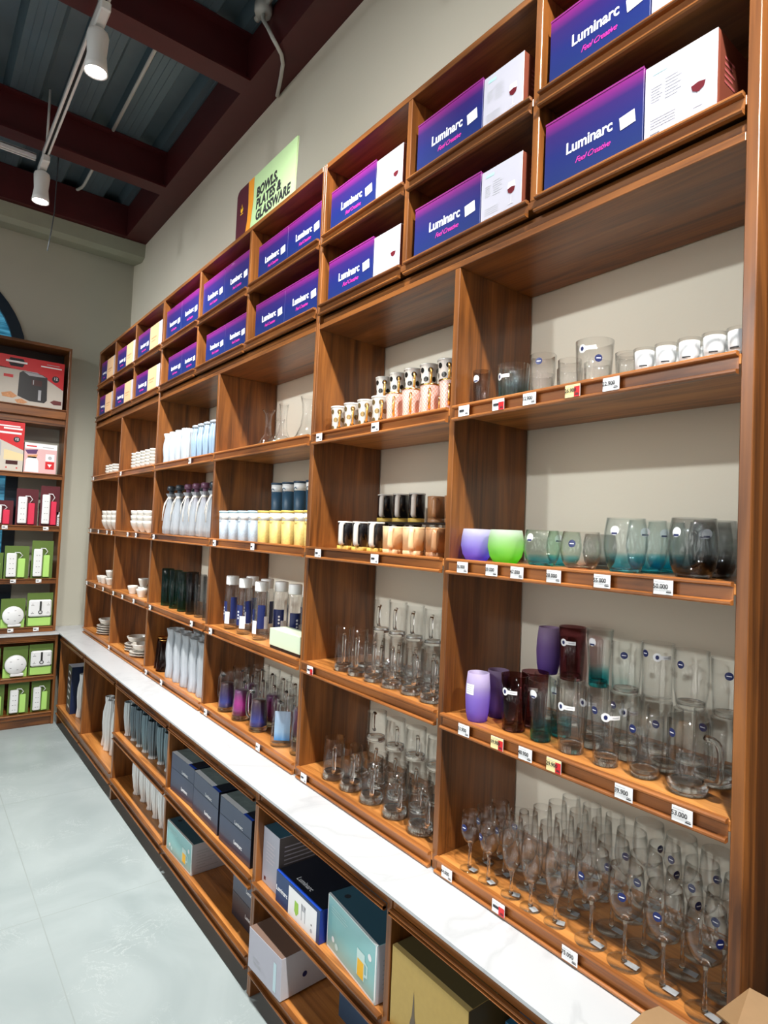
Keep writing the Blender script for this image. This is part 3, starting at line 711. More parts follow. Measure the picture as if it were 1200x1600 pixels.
K_teal = glass_kind('tumbler', 'glass', flare(.033, .143), TEAL, stick=[('white', A0 - .3, .112)], foot=.016)
K_rib = glass_kind('tumbler', 'glass', straight(.0365, .145, .74), TG, ribs=26, depth=.05, stick=[('key', A0 - .4, .105)], seg=104, foot=.022)
K_fl2 = glass_kind('tumbler', 'glass', flare(.0365, .145), TG, stick=[('navy', A0 - .5, .118), ('key', A0 + .25, .108)], foot=.022)
K_wide = glass_kind('tumbler', 'glass', [(.026, 0), (.030, .006), (.0355, .04), (.037, .08), (.036, .13)], TG, stick=[('navy', A0 - .45, .10)], foot=.018)
K_str = glass_kind('tumbler', 'glass', straight(.0365, .125, .85), TG, stick=[('navy', A0 + .1, .095)], foot=.014)
K_mug = glass_kind('beer_mug', 'mug', [(.038, 0), (.040, .006), (.0385, .03), (.0385, .142)], TG, base=.016, t=.003, stick=[('navy', A0 - .45, .115)], foot=.020, handle=(.0385, .032, .115, .030, .006))
g = 'tumblers on the third shelf'
cols = [(4.224, .036, K_lil, 'lilac frosted tumbler with square label', 'purple frosted tumbler', K_pur), (4.326, .060, K_plum, 'dark plum tumbler with white key-shaped tag', 'dark plum tumbler', K_plum),
        (4.412, .055, K_teal, 'clear tumbler with teal bottom and white disc', 'clear tumbler with teal bottom', K_teal), (4.499, .052, K_rib, 'ribbed clear tumbler with white key-shaped tag', 'ribbed clear tumbler', K_rib),
        (4.587, .050, K_fl2, 'flared clear tumbler with navy disc and white tag', 'flared clear tumbler', K_fl2), (4.668, .062, K_wide, 'rounded clear tumbler with navy disc', 'rounded clear tumbler', K_wide)]
for c, (x, y, K, l1, l2, K2) in enumerate(cols):
    place(K, x, y, z3, '%s, front row, third shelf, nearest bay' % l1, g)
    place(K2, x + .004, y + .074, z3, '%s, second row, third shelf, nearest bay' % l2, g, J(.2))
place(K_mug, 4.757, .062, z3, 'big clear glass mug with handle and navy disc, front row, third shelf', g, rz=-.2)
place(K_mug, 4.765, .155, z3, 'clear glass mug behind the big front mug, third shelf, nearest bay', g, rz=.05)
K_low = glass_kind('tumbler', 'glass', straight(.035, .1165, .88), TG, foot=.012)
tops = [(4.301, glass_kind('tumbler', 'glass', barrel(.032, .125), PUR), 'purple frosted tumbler'), (4.375, K_plum, 'dark plum tumbler with white tag'), (4.455, K_teal, 'teal tumbler with white disc'),
        (4.529, K_str, 'clear straight tumbler, right of the teal one'), (4.606, glass_kind('tumbler', 'glass', straight(.036, .134, .9), TG, stick=[('navy', A0 - .6, .11), ('key', A0 + .2, .105)]), 'clear tumbler with disc and tag'), (4.684, K_wide, 'rounded clear tumbler with navy disc'), (4.764, K_str, 'rightmost clear tumbler')]
for c, (x, K, l) in enumerate(tops):
    place(K_low, x, .225, z3, 'clear tumbler under the stack, %s from left in back row, third shelf' % ORD[c], g)
    place(K, x, .225, z3 + .1168, '%s, stacked on the back row, third shelf' % l, g)

# ---- nearest bay, second shelf: stemless tumblers
z2 = ZS[2]; g = 'stemless glasses on the second shelf'
bowlp = lambda R, H: [(R * .60, 0), (R * .68, .003), (R * .88, H * .2), (R, H * .48), (R * .96, H * .75), (R * .87, H)]
K_pu = glass_kind('tumbler', 'glass', bowlp(.0435, .085), gradient('violet_frosted', [(0, (.34, .22, .95)), (.45, (.52, .44, .90)), (.95, (.72, .72, .84))], .5, .1, True))
K_gr = glass_kind('tumbler', 'glass', bowlp(.0465, .085), gradient('lime_frosted', [(0, (.28, .90, .08)), (.45, (.50, .86, .28)), (.95, (.72, .80, .72))], .5, .1, True))
K_gt = glass_kind('tumbler', 'glass', bowlp(.0445, .087), thin_glass('green_teal_glass', (.88, .97, .92), (.30, .62, .50), (.05, .66, .85), .08), stick=[('white', A0 - .35, .068)], foot=.008)
K_pk = glass_kind('tumbler', 'glass', bowlp(.0465, .086), thin_glass('pinkish_glass', (.97, .97, .96), (.5, .48, .46), (.92, .62, .50), .02), stick=[('navy', A0 - .1, .058)], foot=.010)
K_tt = glass_kind('tumbler', 'glass', bowlp(.0455, .118), thin_glass('aqua_glass', (.92, .97, .975), (.35, .5, .54), (.06, .62, .80), .12), stick=[('white', A0 - .25, .09)], foot=.009)
K_sm = glass_kind('tumbler', 'glass', bowlp(.0465, .119), thin_glass('smoke_glass', (.76, .78, .79), (.22, .24, .25), (.24, .25, .27), .15), stick=[('white', A0 - .55, .09)], foot=.010)
K_sm2 = glass_kind('tumbler', 'glass', bowlp(.040, .083), thin_glass('smoke_glass', (.76, .78, .79), (.22, .24, .25), (.24, .25, .27), .15))
for K, x, y, l in [(K_pu, 4.183, .055, 'violet frosted stemless tumbler, leftmost'), (K_gr, 4.284, .055, 'lime green frosted stemless tumbler'), (K_gt, 4.394, .06, 'green-tinted stemless tumbler with white disc'), (K_pk, 4.503, .06, 'clear stemless tumbler with pinkish base'),
                   (K_tt, 4.612, .062, 'tall aqua stemless tumbler with white disc'), (K_sm, 4.757, .062, 'tall smoke-grey stemless tumbler with white disc')]:
    place(K, x, y, z2, l + ', front row, second shelf', g)
for K, x, y, l in [(K_gt, 4.382, .165, 'green-tinted stemless tumbler'), (K_sm2, 4.485, .165, 'low smoke-grey stemless tumbler'), (K_tt, 4.605, .165, 'tall aqua stemless tumbler'), (K_sm, 4.752, .165, 'tall smoke-grey stemless tumbler'),
                   (K_tt, 4.60, .26, 'rearmost tall aqua stemless tumbler'), (K_sm, 4.70, .262, 'rearmost tall smoke-grey stemless tumbler')]:
    place(K, x, y, z2, l + ', behind the front row, second shelf', g, .4)

# ---- nearest bay, top shelf
z1 = ZS[1]; g = 'small glasses on the top shelf'
K = [glass_kind('tumbler', 'glass', straight(.024, .105, .8), thin_glass('smoke_tint_glass', (.60, .58, .58), (.3, .28, .28)), stick=[('white', A0 - .2, .08)]),
     glass_kind('tumbler', 'glass', straight(.0425, .099, .85), thin_glass('blue_rib_glass', (.90, .95, .97), (.3, .5, .58), (.30, .68, .82), .5), ribs=22, depth=.05, seg=88, stick=[('key', A0 - .6, .065)]),
     glass_kind('tumbler', 'glass', straight(.0335, .107, .75), TG, seg=8, stick=[('navy', A0 + .1, .085)], foot=.012),
     glass_kind('tumbler', 'glass', straight(.028, .085, .8), TG, seg=10, foot=.012),
     glass_kind('tumbler', 'glass', straight(.043, .108, .85), TG, stick=[('key', A0 - .35, .085), ('navy', A0 + .55, .06)], foot=.016),
     glass_kind('tumbler', 'glass', straight(.025, .069, .82), TG, foot=.012)]
for k, (x, y, l) in enumerate([(4.172, .06, 'small smoke-tinted tumbler with white disc, leftmost'), (4.286, .06, 'blue ribbed tumbler with white key-shaped tag'), (4.378, .06, 'faceted clear tumbler with navy disc'), (4.446, .075, 'small faceted clear tumbler beside the large one'), (4.523, .06, 'large clear tumbler with two stickers'), (4.598, .07, 'small clear tumbler right of the large one')]):
    place(K[k], x, y, z1, l + ', top shelf, nearest bay', g)
Kp = glass_kind('shot_glass', 'glass', straight(.0225, .062, .80), TG, foot=.010)
sl = MB().lathe([(.0175, .014), (.0197, .056), (.0192, .056), (.0170, .014)], 20); Kp.parts.append(('paper_label', sl.mesh('paper_label', [WHITE])))
lb2 = MB().patch(interp([(.020, 0), (.0232, .062)]), A0, .022, .016, .003, 'rect', 0); Kp.parts.append(('printed_line', lb2.mesh('printed_line', [INK])))
for k, x in enumerate((4.650, 4.697, 4.745, 4.793, 4.838)):
    place(Kp, x, .05, z1, 'shot glass with white paper label, %s from left, front row, top shelf' % ORD[k], 'labelled shot glasses on the top shelf', J(.3))
    place(Kp, x - .01, .10, z1, 'shot glass with white paper label, %s from left, second row, top shelf' % ORD[k], 'labelled shot glasses on the top shelf', J(.3))
K_sec = glass_kind('tumbler', 'glass', straight(.033, .09, .8), TG, seg=10)
for k, x in enumerate((4.30, 4.39, 4.47, 4.56)):
    place(K_sec, x, .155, z1, 'clear tumbler in the second row, %s from left, top shelf, nearest bay' % ORD[k], g)

# ---- second bay, third and bottom shelves: glass beer mugs
g = 'clear glass mugs in the second bay'
K_b = glass_kind('beer_mug', 'mug', [(.0325, 0), (.035, .004), (.0325, .03), (.032, .152)], TG, base=.018, t=.003, foot=.022, handle=(.032, .035, .128, .022, .005))
K_bs = glass_kind('beer_mug', 'mug', [(.031, 0), (.032, .004), (.031, .03), (.031, .118)], TG, base=.014, t=.003, foot=.016, handle=(.031, .028, .098, .022, .005))
for c, x in enumerate((3.585, 3.666, 3.758, 3.848, 3.938, 4.030)):
    place(K_b, x, .052 + J(.004), z3, rowlab('clear glass beer mug with handle', c, 6, 0, 3, 3, 4), g, -.62 + J(.08))
for c, x in enumerate((3.60, 3.688, 3.776, 3.864, 3.952, 4.040)):
    place(K_bs, x, .134, z3, rowlab('shorter clear glass mug', c, 6, 1, 3, 3, 4), g, -.68)
    place(K_bs, x - .01, .217, z3, rowlab('shorter clear glass mug', c, 6, 2, 3, 3, 4), g, -.68)
    if c < 5: place(K_bs, x - .022 + c * .004, .214, z3 + .1183, 'clear glass mug stacked on the back row, %s from left, third shelf, second bay' % ORD[c], g, -.9)
K_t = glass_kind('beer_mug', 'mug', [(.0405, 0), (.041, .006), (.037, .04), (.0355, .138)], TG, base=.018, t=.003, foot=.022, handle=(.037, .035, .115, .028, .0055))
K_ts = glass_kind('beer_mug', 'mug', [(.036, 0), (.037, .005), (.036, .03), (.035, .104)], TG, base=.014, t=.003, foot=.016, handle=(.035, .026, .086, .022, .005))
for c, x in enumerate((3.548, 3.655, 3.768, 3.886, 4.004)):
    place(K_t, x, .052, z4, rowlab('wide-based clear glass tankard', c, 5, 0, 3, 4, 4), g, -.55 + J(.12))
place(K_t, 4.070, .110, z4, 'wide-based clear glass tankard against the right divider, bottom shelf, second bay', g, -1.35)
for c, x in enumerate((3.58, 3.688, 3.796, 3.904, 4.012)):
    if c < 4: place(K_ts, x, .137, z4, rowlab('short clear glass mug', c, 5, 1, 3, 4, 4), g, -.75)
    place(K_ts, x - .005, .222, z4, rowlab('short clear glass mug', c, 5, 2, 3, 4, 4), g, -.75)
    if c < 5: place(K_ts, x - .012, .220, z4 + .1043, 'clear glass mug stacked on the back row, %s from left, bottom shelf, second bay' % ORD[c], g, (2.7, -.6, -.6, -.6, -.6)[c])

# ---- second bay, top shelf: patterned cups
def cup_mat(name, a, b, sc):
    m, nt, bs = _new(name); N = nt.nodes.new; Lk = nt.links.new
    uv = N('ShaderNodeTexCoord'); mp = N('ShaderNodeMapping'); mp.inputs['Scale'].default_value = (1, 5.2, 1); mp.inputs['Rotation'].default_value = (0, 0, PI / 4)
    ms = N('ShaderNodeMapping'); ms.inputs['Scale'].default_value = (1, 5.2, 1)
    Lk(uv.outputs['UV'], ms.inputs['Vector']); mp.inputs['Scale'].default_value = (1, 1, 1); Lk(ms.outputs[0], mp.inputs['Vector'])
    br = N('ShaderNodeTexBrick'); br.offset = 0; br.inputs['Scale'].default_value = sc; br.inputs['Brick Width'].default_value = .5; br.inputs['Row Height'].default_value = .5; br.inputs['Mortar Size'].default_value = .05
    br.inputs['Color1'].default_value = (*a, 1); br.inputs['Color2'].default_value = (*a, 1); br.inputs['Mortar'].default_value = (*b, 1)
    Lk(mp.outputs[0], br.inputs['Vector']); Lk(br.outputs[0], bs.inputs['Base Color']); bs.inputs['Roughness'].default_value = .2; bs.inputs['Coat Weight'].default_value = .5
    return m
PINK = cup_mat('pink_diamond_glaze', (.80, .42, .34), (.86, .72, .68), 11)
cupo = [(.0235, 0), (.0245, .003), (.0265, .06), (.030, .092), (.031, .096)]
def cup(body, dots):
    me = vessel(cupo, .003, .008, 28).mesh('cup', [body]); f = interp(cupo); P = []
    if dots:
        m = MB()
        for r in range(3):
            for k in range(6): m.patch(f, 2 * PI * (k + .5 * (r % 2)) / 6, .018 + r * .029, .017, .017, 'disc', 0)
        P.append(('dot_pattern', m.mesh('dot_pattern', [mat(dots, (.30, .20, .08) if dots == 'bronze_dots' else (.03, .028, .025), .25, .7)])))
    P.append(('handle', MB().tube(arcpts(.027, .022, .08, .020, sq=.8), .0042, 8).mesh('handle', [GOLD])))
    P.append(('rim_band', MB().lathe([(.0312, .0925), (.0318, .0965), (.0312, .097), (.0302, .0925)], 28).mesh('rim_band', [GOLD if body is not CERAM else CERAM])))
    return Kind('patterned_cup', 'cup', P, me)
Kw, Kpk, Kbk = cup(CERAM, 'bronze_dots'), cup(PINK, None), cup(CERAM, 'black_dots')
g = 'patterned cups on the top shelf'
for c, x in enumerate((3.488, 3.570, 3.652, 3.732)): place(Kw, x, .048, z1, rowlab('white cup with bronze dots and gold handle', c, 4, 0, 2, 1, 4), g, -.55)
for c, x in enumerate((3.808, 3.889, 3.975, 4.058)): place(Kpk, x, .048, z1, 'pink diamond-pattern cup with gold handle, %s in front row, top shelf' % ORD[c], g, -.75)
for c, x in enumerate((3.52, 3.60, 3.68, 3.76, 3.84, 3.915, 3.985, 4.06)): place(Kw if c < 3 else Kpk, x, .135, z1, '%s cup with gold handle, %s in second row, top shelf, second bay' % ('white' if c < 3 else 'pink', ORD[c]), g, -.6)
for c, x in enumerate((3.635, 3.712, 3.792, 3.872, 3.955, 4.035)): place(Kbk, x, .134, z1 + .0973, 'white cup with black dots stacked on second row, %s from left, top shelf' % ORD[c], g, -.6)

# ---- second bay, second shelf: two-tone mugs on two levels
CREAM = mat('cream_glaze', (.80, .52, .28), .35, coat=.3); TAN = mat('tan_glaze', (.40, .20, .09), .35, coat=.3); OLIVE = mat('yellow_clay', (.75, .50, .10), .5)
BLK = mat('black_glaze', (.012, .011, .013), .22, coat=.5)
def mug2(body, base, hand, H=.098, r=.0285, tap=.0):
    o = [(r - tap, .014), (r, H)]
    b = MB(); prof = [(0, .014), (r - tap, .014), (r, H - .002), (r - .001, H), (r - .004, H), (r - .005 - tap, .02), (0, .02)]; b.lathe(prof, 28)
    me = b.mesh('mug', [body]); P = [('base_band', MB().lathe([(0, 0), (r - tap - .001, 0), (r - tap, .002), (r - tap, .014), (0, .014)], 28).mesh('base_band', [base])),
        ('handle', MB().tube(arcpts(r - .002, .020, H - .008, .022, sq=.35), .0055, 8, flat=1.6).mesh('handle', [hand])),
        ('rim', MB().lathe([(r + .0004, H - .004), (r + .0002, H + .0006), (r - .004, H + .0006), (r - .0045, H - .004)], 28).mesh('rim', [hand]))]
    return Kind('coffee_mug', 'mug', P, me)
Kb = mug2(BLK, OLIVE, CERAM); Kc = mug2(CREAM, CREAM, CREAM, .085, .034, .002); Kt = mug2(TAN, TAN, TAN, .085, .031, .002)
g = 'coffee mugs on the second shelf'
for c, x in enumerate((3.560, 3.648, 3.735)): place(Kb, x, .05, z2, rowlab('black mug with white handle and yellow base', c, 3, 0, 2, 2, 4), g, -.95)
for c, (x, K, n) in enumerate([(3.826, Kc, 'cream'), (3.925, Kc, 'cream'), (4.025, Kt, 'brown')]): place(K, x, .05, z2, '%s mug, %s in front row, right of black mugs, second shelf' % (n, ORD[c + 3]), g, -.85)
for c, x in enumerate((3.58, 3.67, 3.76, 3.85, 3.94, 4.03)): place(Kb if c < 3 else Kt, x, .19, z2, '%s mug under the black tray, %s from left, second shelf, second bay' % ('black' if c < 3 else 'brown', ORD[c]), g, -.9)
tag(obj('tray', MB().box((3.545, .14, z2 + .0990), (4.09, .245, z2 + .1035), 0, .001), BLACK), 'thin black tray lying on mugs, second shelf, second bay', 'tray')
for c, x in enumerate((3.60, 3.688, 3.773)): place(Kb, x, .19, z2 + .1037, 'black mug on the black tray, %s from left, second shelf, second bay' % ORD[c], g, -.95)
for c, x in enumerate((3.872, 3.952, 4.036)): place(Kt, x, .19, z2 + .1037, 'brown mug on the black tray, %s from left, second shelf, second bay' % ORD[c + 3], g, -.9)

# ---- third bay
g = 'glass carafes on the top shelf'
def carafe(base_r, neck_r, mouth_r, H):
    o = [(base_r * .8, 0), (base_r, .012), (base_r * .97, .026), (base_r * .7, .046), (neck_r * 1.25, H * .42), (neck_r, H * .66), (neck_r * 1.1, H * .85), (mouth_r, H)]
    return glass_kind('carafe', 'carafe', o, TG, base=.008, t=.0025, seg=32, foot=.01)
place(carafe(.062, .014, .030, .205), 2.73, .15, z1, 'clear glass carafe with flared mouth, left on the top shelf, third bay', g)
place(carafe(.058, .016, .022, .215), 2.86, .16, z1, 'clear glass carafe with narrow neck, middle of top shelf, third bay', g)
place(carafe(.074, .026, .036, .215), 3.08, .16, z1, 'widest clear glass decanter, right end of top shelf, third bay', g)
place(carafe(.050, .016, .022, .12), 2.98, .08, z1, 'low clear glass decanter in front, top shelf, third bay', g)
g = 'lidded canister cups on the second shelf'
def canister(name, body, lid):
    r0, r1, H = .027, .033, .137
    me = MB().lathe([(0, 0), (r0, 0), (r0 + .001, .003), (r0 + .0045, .095), (0, .095)], 28).mesh('canister', [body])
    band = MB().lathe([(0, .0952), (r0 + .0045, .0952), (r1 - .0006, .128), (0, .128)], 28).mesh('white_band', [mat('white_plastic', (.74, .76, .76), .4)])
    ld = MB().lathe([(0, .128), (r1 + .001, .128), (r1 + .002, .133), (r1 + .001, .137), (0, .138)], 28).mesh('lid', [lid])
    f = interp([(r0, 0), (r0 + .0045, .095), (r1, .13)])
    ring = MB()
    for k in range(12):
        a = .5 + 2 * PI * k / 14; ring.patch(f, A0 - .1 + math.cos(a) * .010 / .03, .098 + math.sin(a) * .010, .005, .005, 'disc', 0, off=.0012)
    return Kind(name, 'canister', [('white_band', band), ('lid', ld), ('ring_emblem', ring.mesh('ring_emblem', [body]))], me)
BG = mat('blue_grey_speckle', (.30, .36, .42), .5, noise=.3, nscale=150); YS = mat('yellow_speckle', (.56, .42, .13), .5, noise=.3, nscale=150)
DB = mat('deep_blue_plastic', (.025, .075, .13), .45); LBL = mat('light_blue_lid', (.38, .58, .70), .4); YL = mat('yellow_lid', (.72, .50, .10), .4)
Kg, Ky, Kd = canister('canister_cup', BG, LBL), canister('canister_cup', YS, YL), canister('canister_cup', DB, mat('navy_lid', (.02, .05, .09), .4))
for c, x in enumerate((2.535, 2.640, 2.745, 2.850)): place(Kg, x, .05, z2, 'blue-grey canister cup with light blue lid, %s in front row, third bay' % ORD[c], g)
for c, x in enumerate((2.945, 3.052, 3.155, 3.258, 3.334)): place(Ky, x, .05, z2, 'yellow canister cup with yellow lid, %s in front row, third bay' % ORD[c], g)
for c, x in enumerate((2.56, 2.67, 2.78, 2.885, 2.99, 3.095)):
    place(Kd, x, .2, z2, 'dark blue canister cup, %s in back row below, second shelf, third bay' % ORD[c], g)
    if c > 1: place(Kd, x - .012, .2, z2 + .1385, 'dark blue canister cup stacked on the back row, %s from left, third bay' % ORD[c - 2], g)
place(Ky, 3.2, .2, z2, 'yellow canister cup in back row below, second shelf, third bay', g); place(Ky, 3.19, .2, z2 + .1385, 'yellow canister cup stacked on the back row, third bay', g)
g = 'glass bottles with white caps'
def bottle():
    o = [(.028, 0), (.032, .004), (.033, .02), (.033, .185), (.031, .20), (.026, .208), (.026, .214)]
    me = vessel(o, .002, .008, 26).mesh('glass_bottle', [TG]); f = interp(o)
    cap = MB().lathe([(0, .206), (.0285, .206), (.029, .21), (.029, .244), (.027, .247), (0, .247)], 26).mesh('cap', [WHITEM])
    pr = MB()
    pr.patch(f, A0 - .5, .085, .052, .09, 'rect', 0, n=10); pr.patch(f, A0 + 1.2, .10, .030, .10, 'rect', 0)
    for k in range(3): pr.patch(f, A0 - .35, .10 - k * .014, .009, .009, 'disc', 1, off=.0012)
    pr.patch(f, A0 + .28, .055, .026, .055, 'rect', 1)
    return Kind('glass_bottle', 'bottle', [('cap', cap), ('printed_label', pr.mesh('printed_label', [NAVY, WHITE]))], me)
Kbt = bottle()
for c, (x, y) in enumerate([(2.637, .055), (2.787, .050), (2.945, .050)]): place(Kbt, x, y, z3, 'glass bottle with white cap and navy print, %s in front row' % ORD[c], g, (0, .35, -.3)[c])
for c, (x, y) in enumerate([(2.68, .135), (2.83, .135), (2.965, .135), (3.085, .135), (3.20, .135), (3.31, .135)]): place(Kbt, x, y, z3, 'glass bottle with white cap, %s in back row, third shelf, third bay' % ORD[c], g, .5 * c)
t = thing('gift_box', 'flat pale green box with black base lying in front of the bottles', 'box', (3.20, .05, z3 + .0006), .0)
obj('lid', MB().box((-.085, -.042, .012), (.155, .04, .078), 0, .001), mat('pale_green_card', (.60, .70, .52), .5), t); obj('base', MB().box((-.082, -.040, 0), (.152, .038, .0118), 0, .0005), BLACK, t)
g = 'printed glass jugs on the bottom shelf'
def jug(col, nm, leaflet=False):
    o = [(.038, 0), (.041, .006), (.040, .03), (.036, .09), (.033, .13), (.036, .165), (.037, .185)]
    f = interp(o)
    me = vessel(o, .0025, .014, 28).mesh('glass_jug', [TG]); P = []
    ins = MB().lathe([(0, .022), (f(.022) - .005, .022), (f(.05) - .004, .05), (f(.12) - .004, .12), (f(.13) - .004, .128), (0, .128)], 24)
    P.append(('printed_sleeve', ins.mesh('printed_sleeve', [gradient(nm, col, .3, .4)])))
    P.append(('thick_base', MB().lathe([(0, .001), (.035, .001), (.0385, .01), (.037, .018), (0, .018)], 24).mesh('thick_base', [solid_glass('amber_glass', (.95, .80, .55))])))
    P.append(('handle', MB().tube(arcpts(.035, .045, .155, .034, sq=.5), .0062, 10, flat=1.2).mesh('handle', [SG])))
    return Kind('glass_jug', 'jug', P, me)
Kj1 = jug([(0, (.02, .05, .35)), (.5, (.03, .02, .10)), (1, (.05, .02, .02))], 'blue_black_print'); Kj2 = jug([(0, (.12, .01, .10)), (.5, (.35, .02, .22)), (1, (.10, .03, .10))], 'magenta_black_print')
for c, (x, K, n) in enumerate([(2.637, Kj1, 'dark blue'), (2.790, Kj2, 'magenta'), (2.965, Kj1, 'dark blue')]): place(K, x, .055, z4, 'glass jug with %s print and handle to the left, %s in front row' % (n, ORD[c]), g, (3.3, 2.1 + .3, 3.5)[c])
K3 = glass_kind('glass_jug', 'jug', [(.044, 0), (.046, .006), (.045, .03), (.040, .10), (.037, .13), (.040, .165), (.041, .187)], TG, base=.014, t=.0025, handle=(.039, .045, .155, .032, .006))
sl = MB(); sl.box((-.031, -.002, .016), (.031, .002, .130), T=Matrix.Rotation(-2.0, 4, 'Z')); K4 = Kind(K3.name, K3.cat, list(K3.parts), K3.root); K3.parts.append(('blue_leaflet', sl.mesh('blue_leaflet', [gradient('blue_leaflet_print', [(0, (.04, .25, .62)), (.3, (.30, .50, .72)), (1, (.36, .46, .60))], .5, 0)])))
place(K3, 3.17, .055, z4, 'glass jug with a blue leaflet inside, right end of bottom shelf, third bay', g, 2.9)
place(K4, 3.29, .075, z4, 'glass jug against the right divider of the third bay, bottom shelf', g, .5)
for c, (x, y) in enumerate([(2.60, .14), (2.71, .14), (2.82, .14), (2.93, .14), (3.04, .14), (3.16, .145)]): place(Kj2 if c % 2 else K4, x, y, z4, rowlab('glass jug', c, 7, 1, 3, 4, 3), g, 2.6)
for c, x in enumerate((2.62, 2.73, 2.84, 2.95, 3.06, 3.17, 3.28)): place(K4, x, .235, z4, rowlab('glass jug', c, 7, 2, 3, 4, 3), g, 2.6)

# ---- fourth bay
PB = gradient('pale_blue_porcelain', [(0, (.36, .43, .50)), (1, (.40, .46, .52))], .3, .4); SB = gradient('sky_blue_porcelain', [(0, (.20, .31, .46)), (1, (.24, .34, .46))], .3, .4)
def vase_kind(name, cat, H, R, m, ribs, depth, neck=.72, lip=.9, foot=.62, cap=None):
    o = [(R * foot, 0), (R * (foot + .05), H * .02), (R * .86, H * .22), (R, H * .48), (R * .95, H * .68), (R * neck, H * .86), (R * lip, H)]
    me = vessel(o, .003, .01, max(32, ribs * 5), 0, ribs, depth).mesh(name, [m]); P = []
    if cap: P.append(('stopper', MB().lathe([(0, H - .004), (R * .82, H - .004), (R * .9, H + .003), (R * .9, H + .011), (R * .55, H + .016), (0, H + .016)], 24).mesh('stopper', [cap])))
    return Kind(name, cat, P, me)
Kv = vase_kind('fluted_vase', 'vase', .184, .042, PB, 14, .08, .8, .98, .85); Kv2 = vase_kind('fluted_vase', 'vase', .172, .032, SB, 12, .10, .72, .85, .8, mat('grey_stopper', (.22, .25, .28), .5))
g = 'fluted vases on the top shelf'
for c, x in enumerate((1.660, 1.76, 1.86, 1.96)): place(Kv, x, .055, z1, rowlab('pale white-blue fluted vase', c, 4, 0, 2, 1, 2), g, J(.3))
for c, x in enumerate((2.100, 2.18, 2.262, 2.345)): place(Kv2, x, .05, z1, 'sky blue fluted vase with grey stopper, %s in front row, fourth bay' % ORD[c], g)
for c, x in enumerate((1.76, 1.86, 1.96)): place(Kv, x, .15, z1, rowlab('pale white-blue fluted vase', c, 4, 1, 2, 1, 2), g, J(.3))
GAUZE = gradient('white_gauze', [(0, (.70, .72, .74)), (1, (.66, .70, .74))], .8, 0, True, .45)
def bagged(col, nm):
    cap = mat(nm + '_stopper', col, .35)
    o = [(.026, 0), (.030, .01), (.029, .10), (.020, .19), (.013, .225), (.014, .26)]
    me = vessel(o, .002, .008, 22).mesh('bottle', [gradient(nm + '_bottle', [(0, (.55, .60, .65)), (.5, (.35, .40, .46)), (1, col)], .3, .4)])
    bag = MB().lathe([(.020, .001), (.040, .008), (.043, .04), (.036, .12), (.024, .185), (.017, .215), (.026, .232), (.031, .240)], 40, 0, 10, .16)
    rb = MB().lathe([(.0175, .210), (.0190, .214), (.0190, .219), (.0175, .222)], 20)
    rb.tube([(.005, -.018, .215), (.012, -.036, .18), (.010, -.042, .13), (.016, -.044, .08)], .0022, 6); rb.tube([(-.005, -.018, .215), (-.018, -.032, .17), (-.012, -.040, .12)], .0022, 6)
    st = MB().lathe([(0, .258), (.020, .258), (.024, .262), (.024, .282), (.018, .287), (0, .287)], 22)
    return Kind('bagged_bottle', 'bottle', [('stopper', st.mesh('stopper', [cap])), ('gauze_bag', bag.mesh('gauze_bag', [GAUZE])), ('ribbon', rb.mesh('ribbon', [mat('cream_ribbon', (.66, .62, .55), .6)]))], me)
Kb1, Kb2 = bagged((.03, .04, .05), 'charcoal'), bagged((.16, .06, .11), 'plum')
g = 'bottles in gauze bags on the second shelf'
for c, (x, K, n) in enumerate([(1.722, Kb1, 'charcoal'), (1.865, Kb1, 'charcoal'), (2.005, Kb2, 'plum'), (2.125, Kb2, 'plum'), (2.245, Kb2, 'plum'), (2.36, Kb1, 'charcoal')]): place(K, x, .055, z2, '%s bottle in a white gauze bag, %s in row, second shelf' % (n, ORD[c]), g, J(.4))
for c, x in enumerate((1.78, 1.93, 2.07)): place(Kb1, x, .16, z2, 'charcoal bottle in gauze bag behind the row, %s from left, second shelf' % ORD[c], g)
DG = thin_glass('dark_green_glass', (.06, .36, .34), (.01, .10, .10)); DGs = thin_glass('deep_smoke_glass', (.20, .22, .23), (.04, .05, .05))
Kgr = glass_kind('ribbed_glass_vase', 'vase', straight(.035, .215, .9), DG, ribs=9, depth=.12, seg=54); Kgs = glass_kind('ribbed_glass_vase', 'vase', straight(.033, .225, .85), DGs, ribs=9, depth=.12, seg=54)
Kgs2 = glass_kind('ribbed_glass_vase', 'vase', straight(.031, .22, .85), thin_glass('mid_smoke_glass', (.60, .62, .64), (.15, .16, .17)), ribs=9, depth=.12, seg=54)
g = 'ribbed glass vases on the third shelf'
for c, (x, K, n) in enumerate([(1.725, Kgr, 'dark green'), (1.865, Kgr, 'dark green'), (2.0, Kgr, 'dark green'), (2.12, Kgs, 'smoky black'), (2.235, Kgs2, 'clear smoky'), (2.345, Kgs2, 'clear smoky')]): place(K, x, .06, z3, '%s ribbed glass vase, %s in row, third shelf, fourth bay' % (n, ORD[c]), g, J(.3))
g = 'vases on the bottom shelf of the fourth bay'
BR = thin_glass('brown_glass', (.30, .11, .06), (.08, .02, .01))
for c, (x, y) in enumerate([(1.652, .075), (1.735, .060)]):
    K = glass_kind('glass_vase', 'vase', [(.043, 0), (.044, .005), (.036, .09), (.029, .18)], BR, ribs=8, depth=.05, seg=40)
    K.parts.append(('gold_rim', MB().lathe([(.0294, .177), (.0300, .181), (.0285, .182), (.0278, .177)], 28).mesh('gold_rim', [GOLD])))
    place(K, x, y, z4, 'dark brown glass vase with gold rim, %s, bottom shelf, fourth bay' % ('rear left' if c == 0 else 'front'), g)
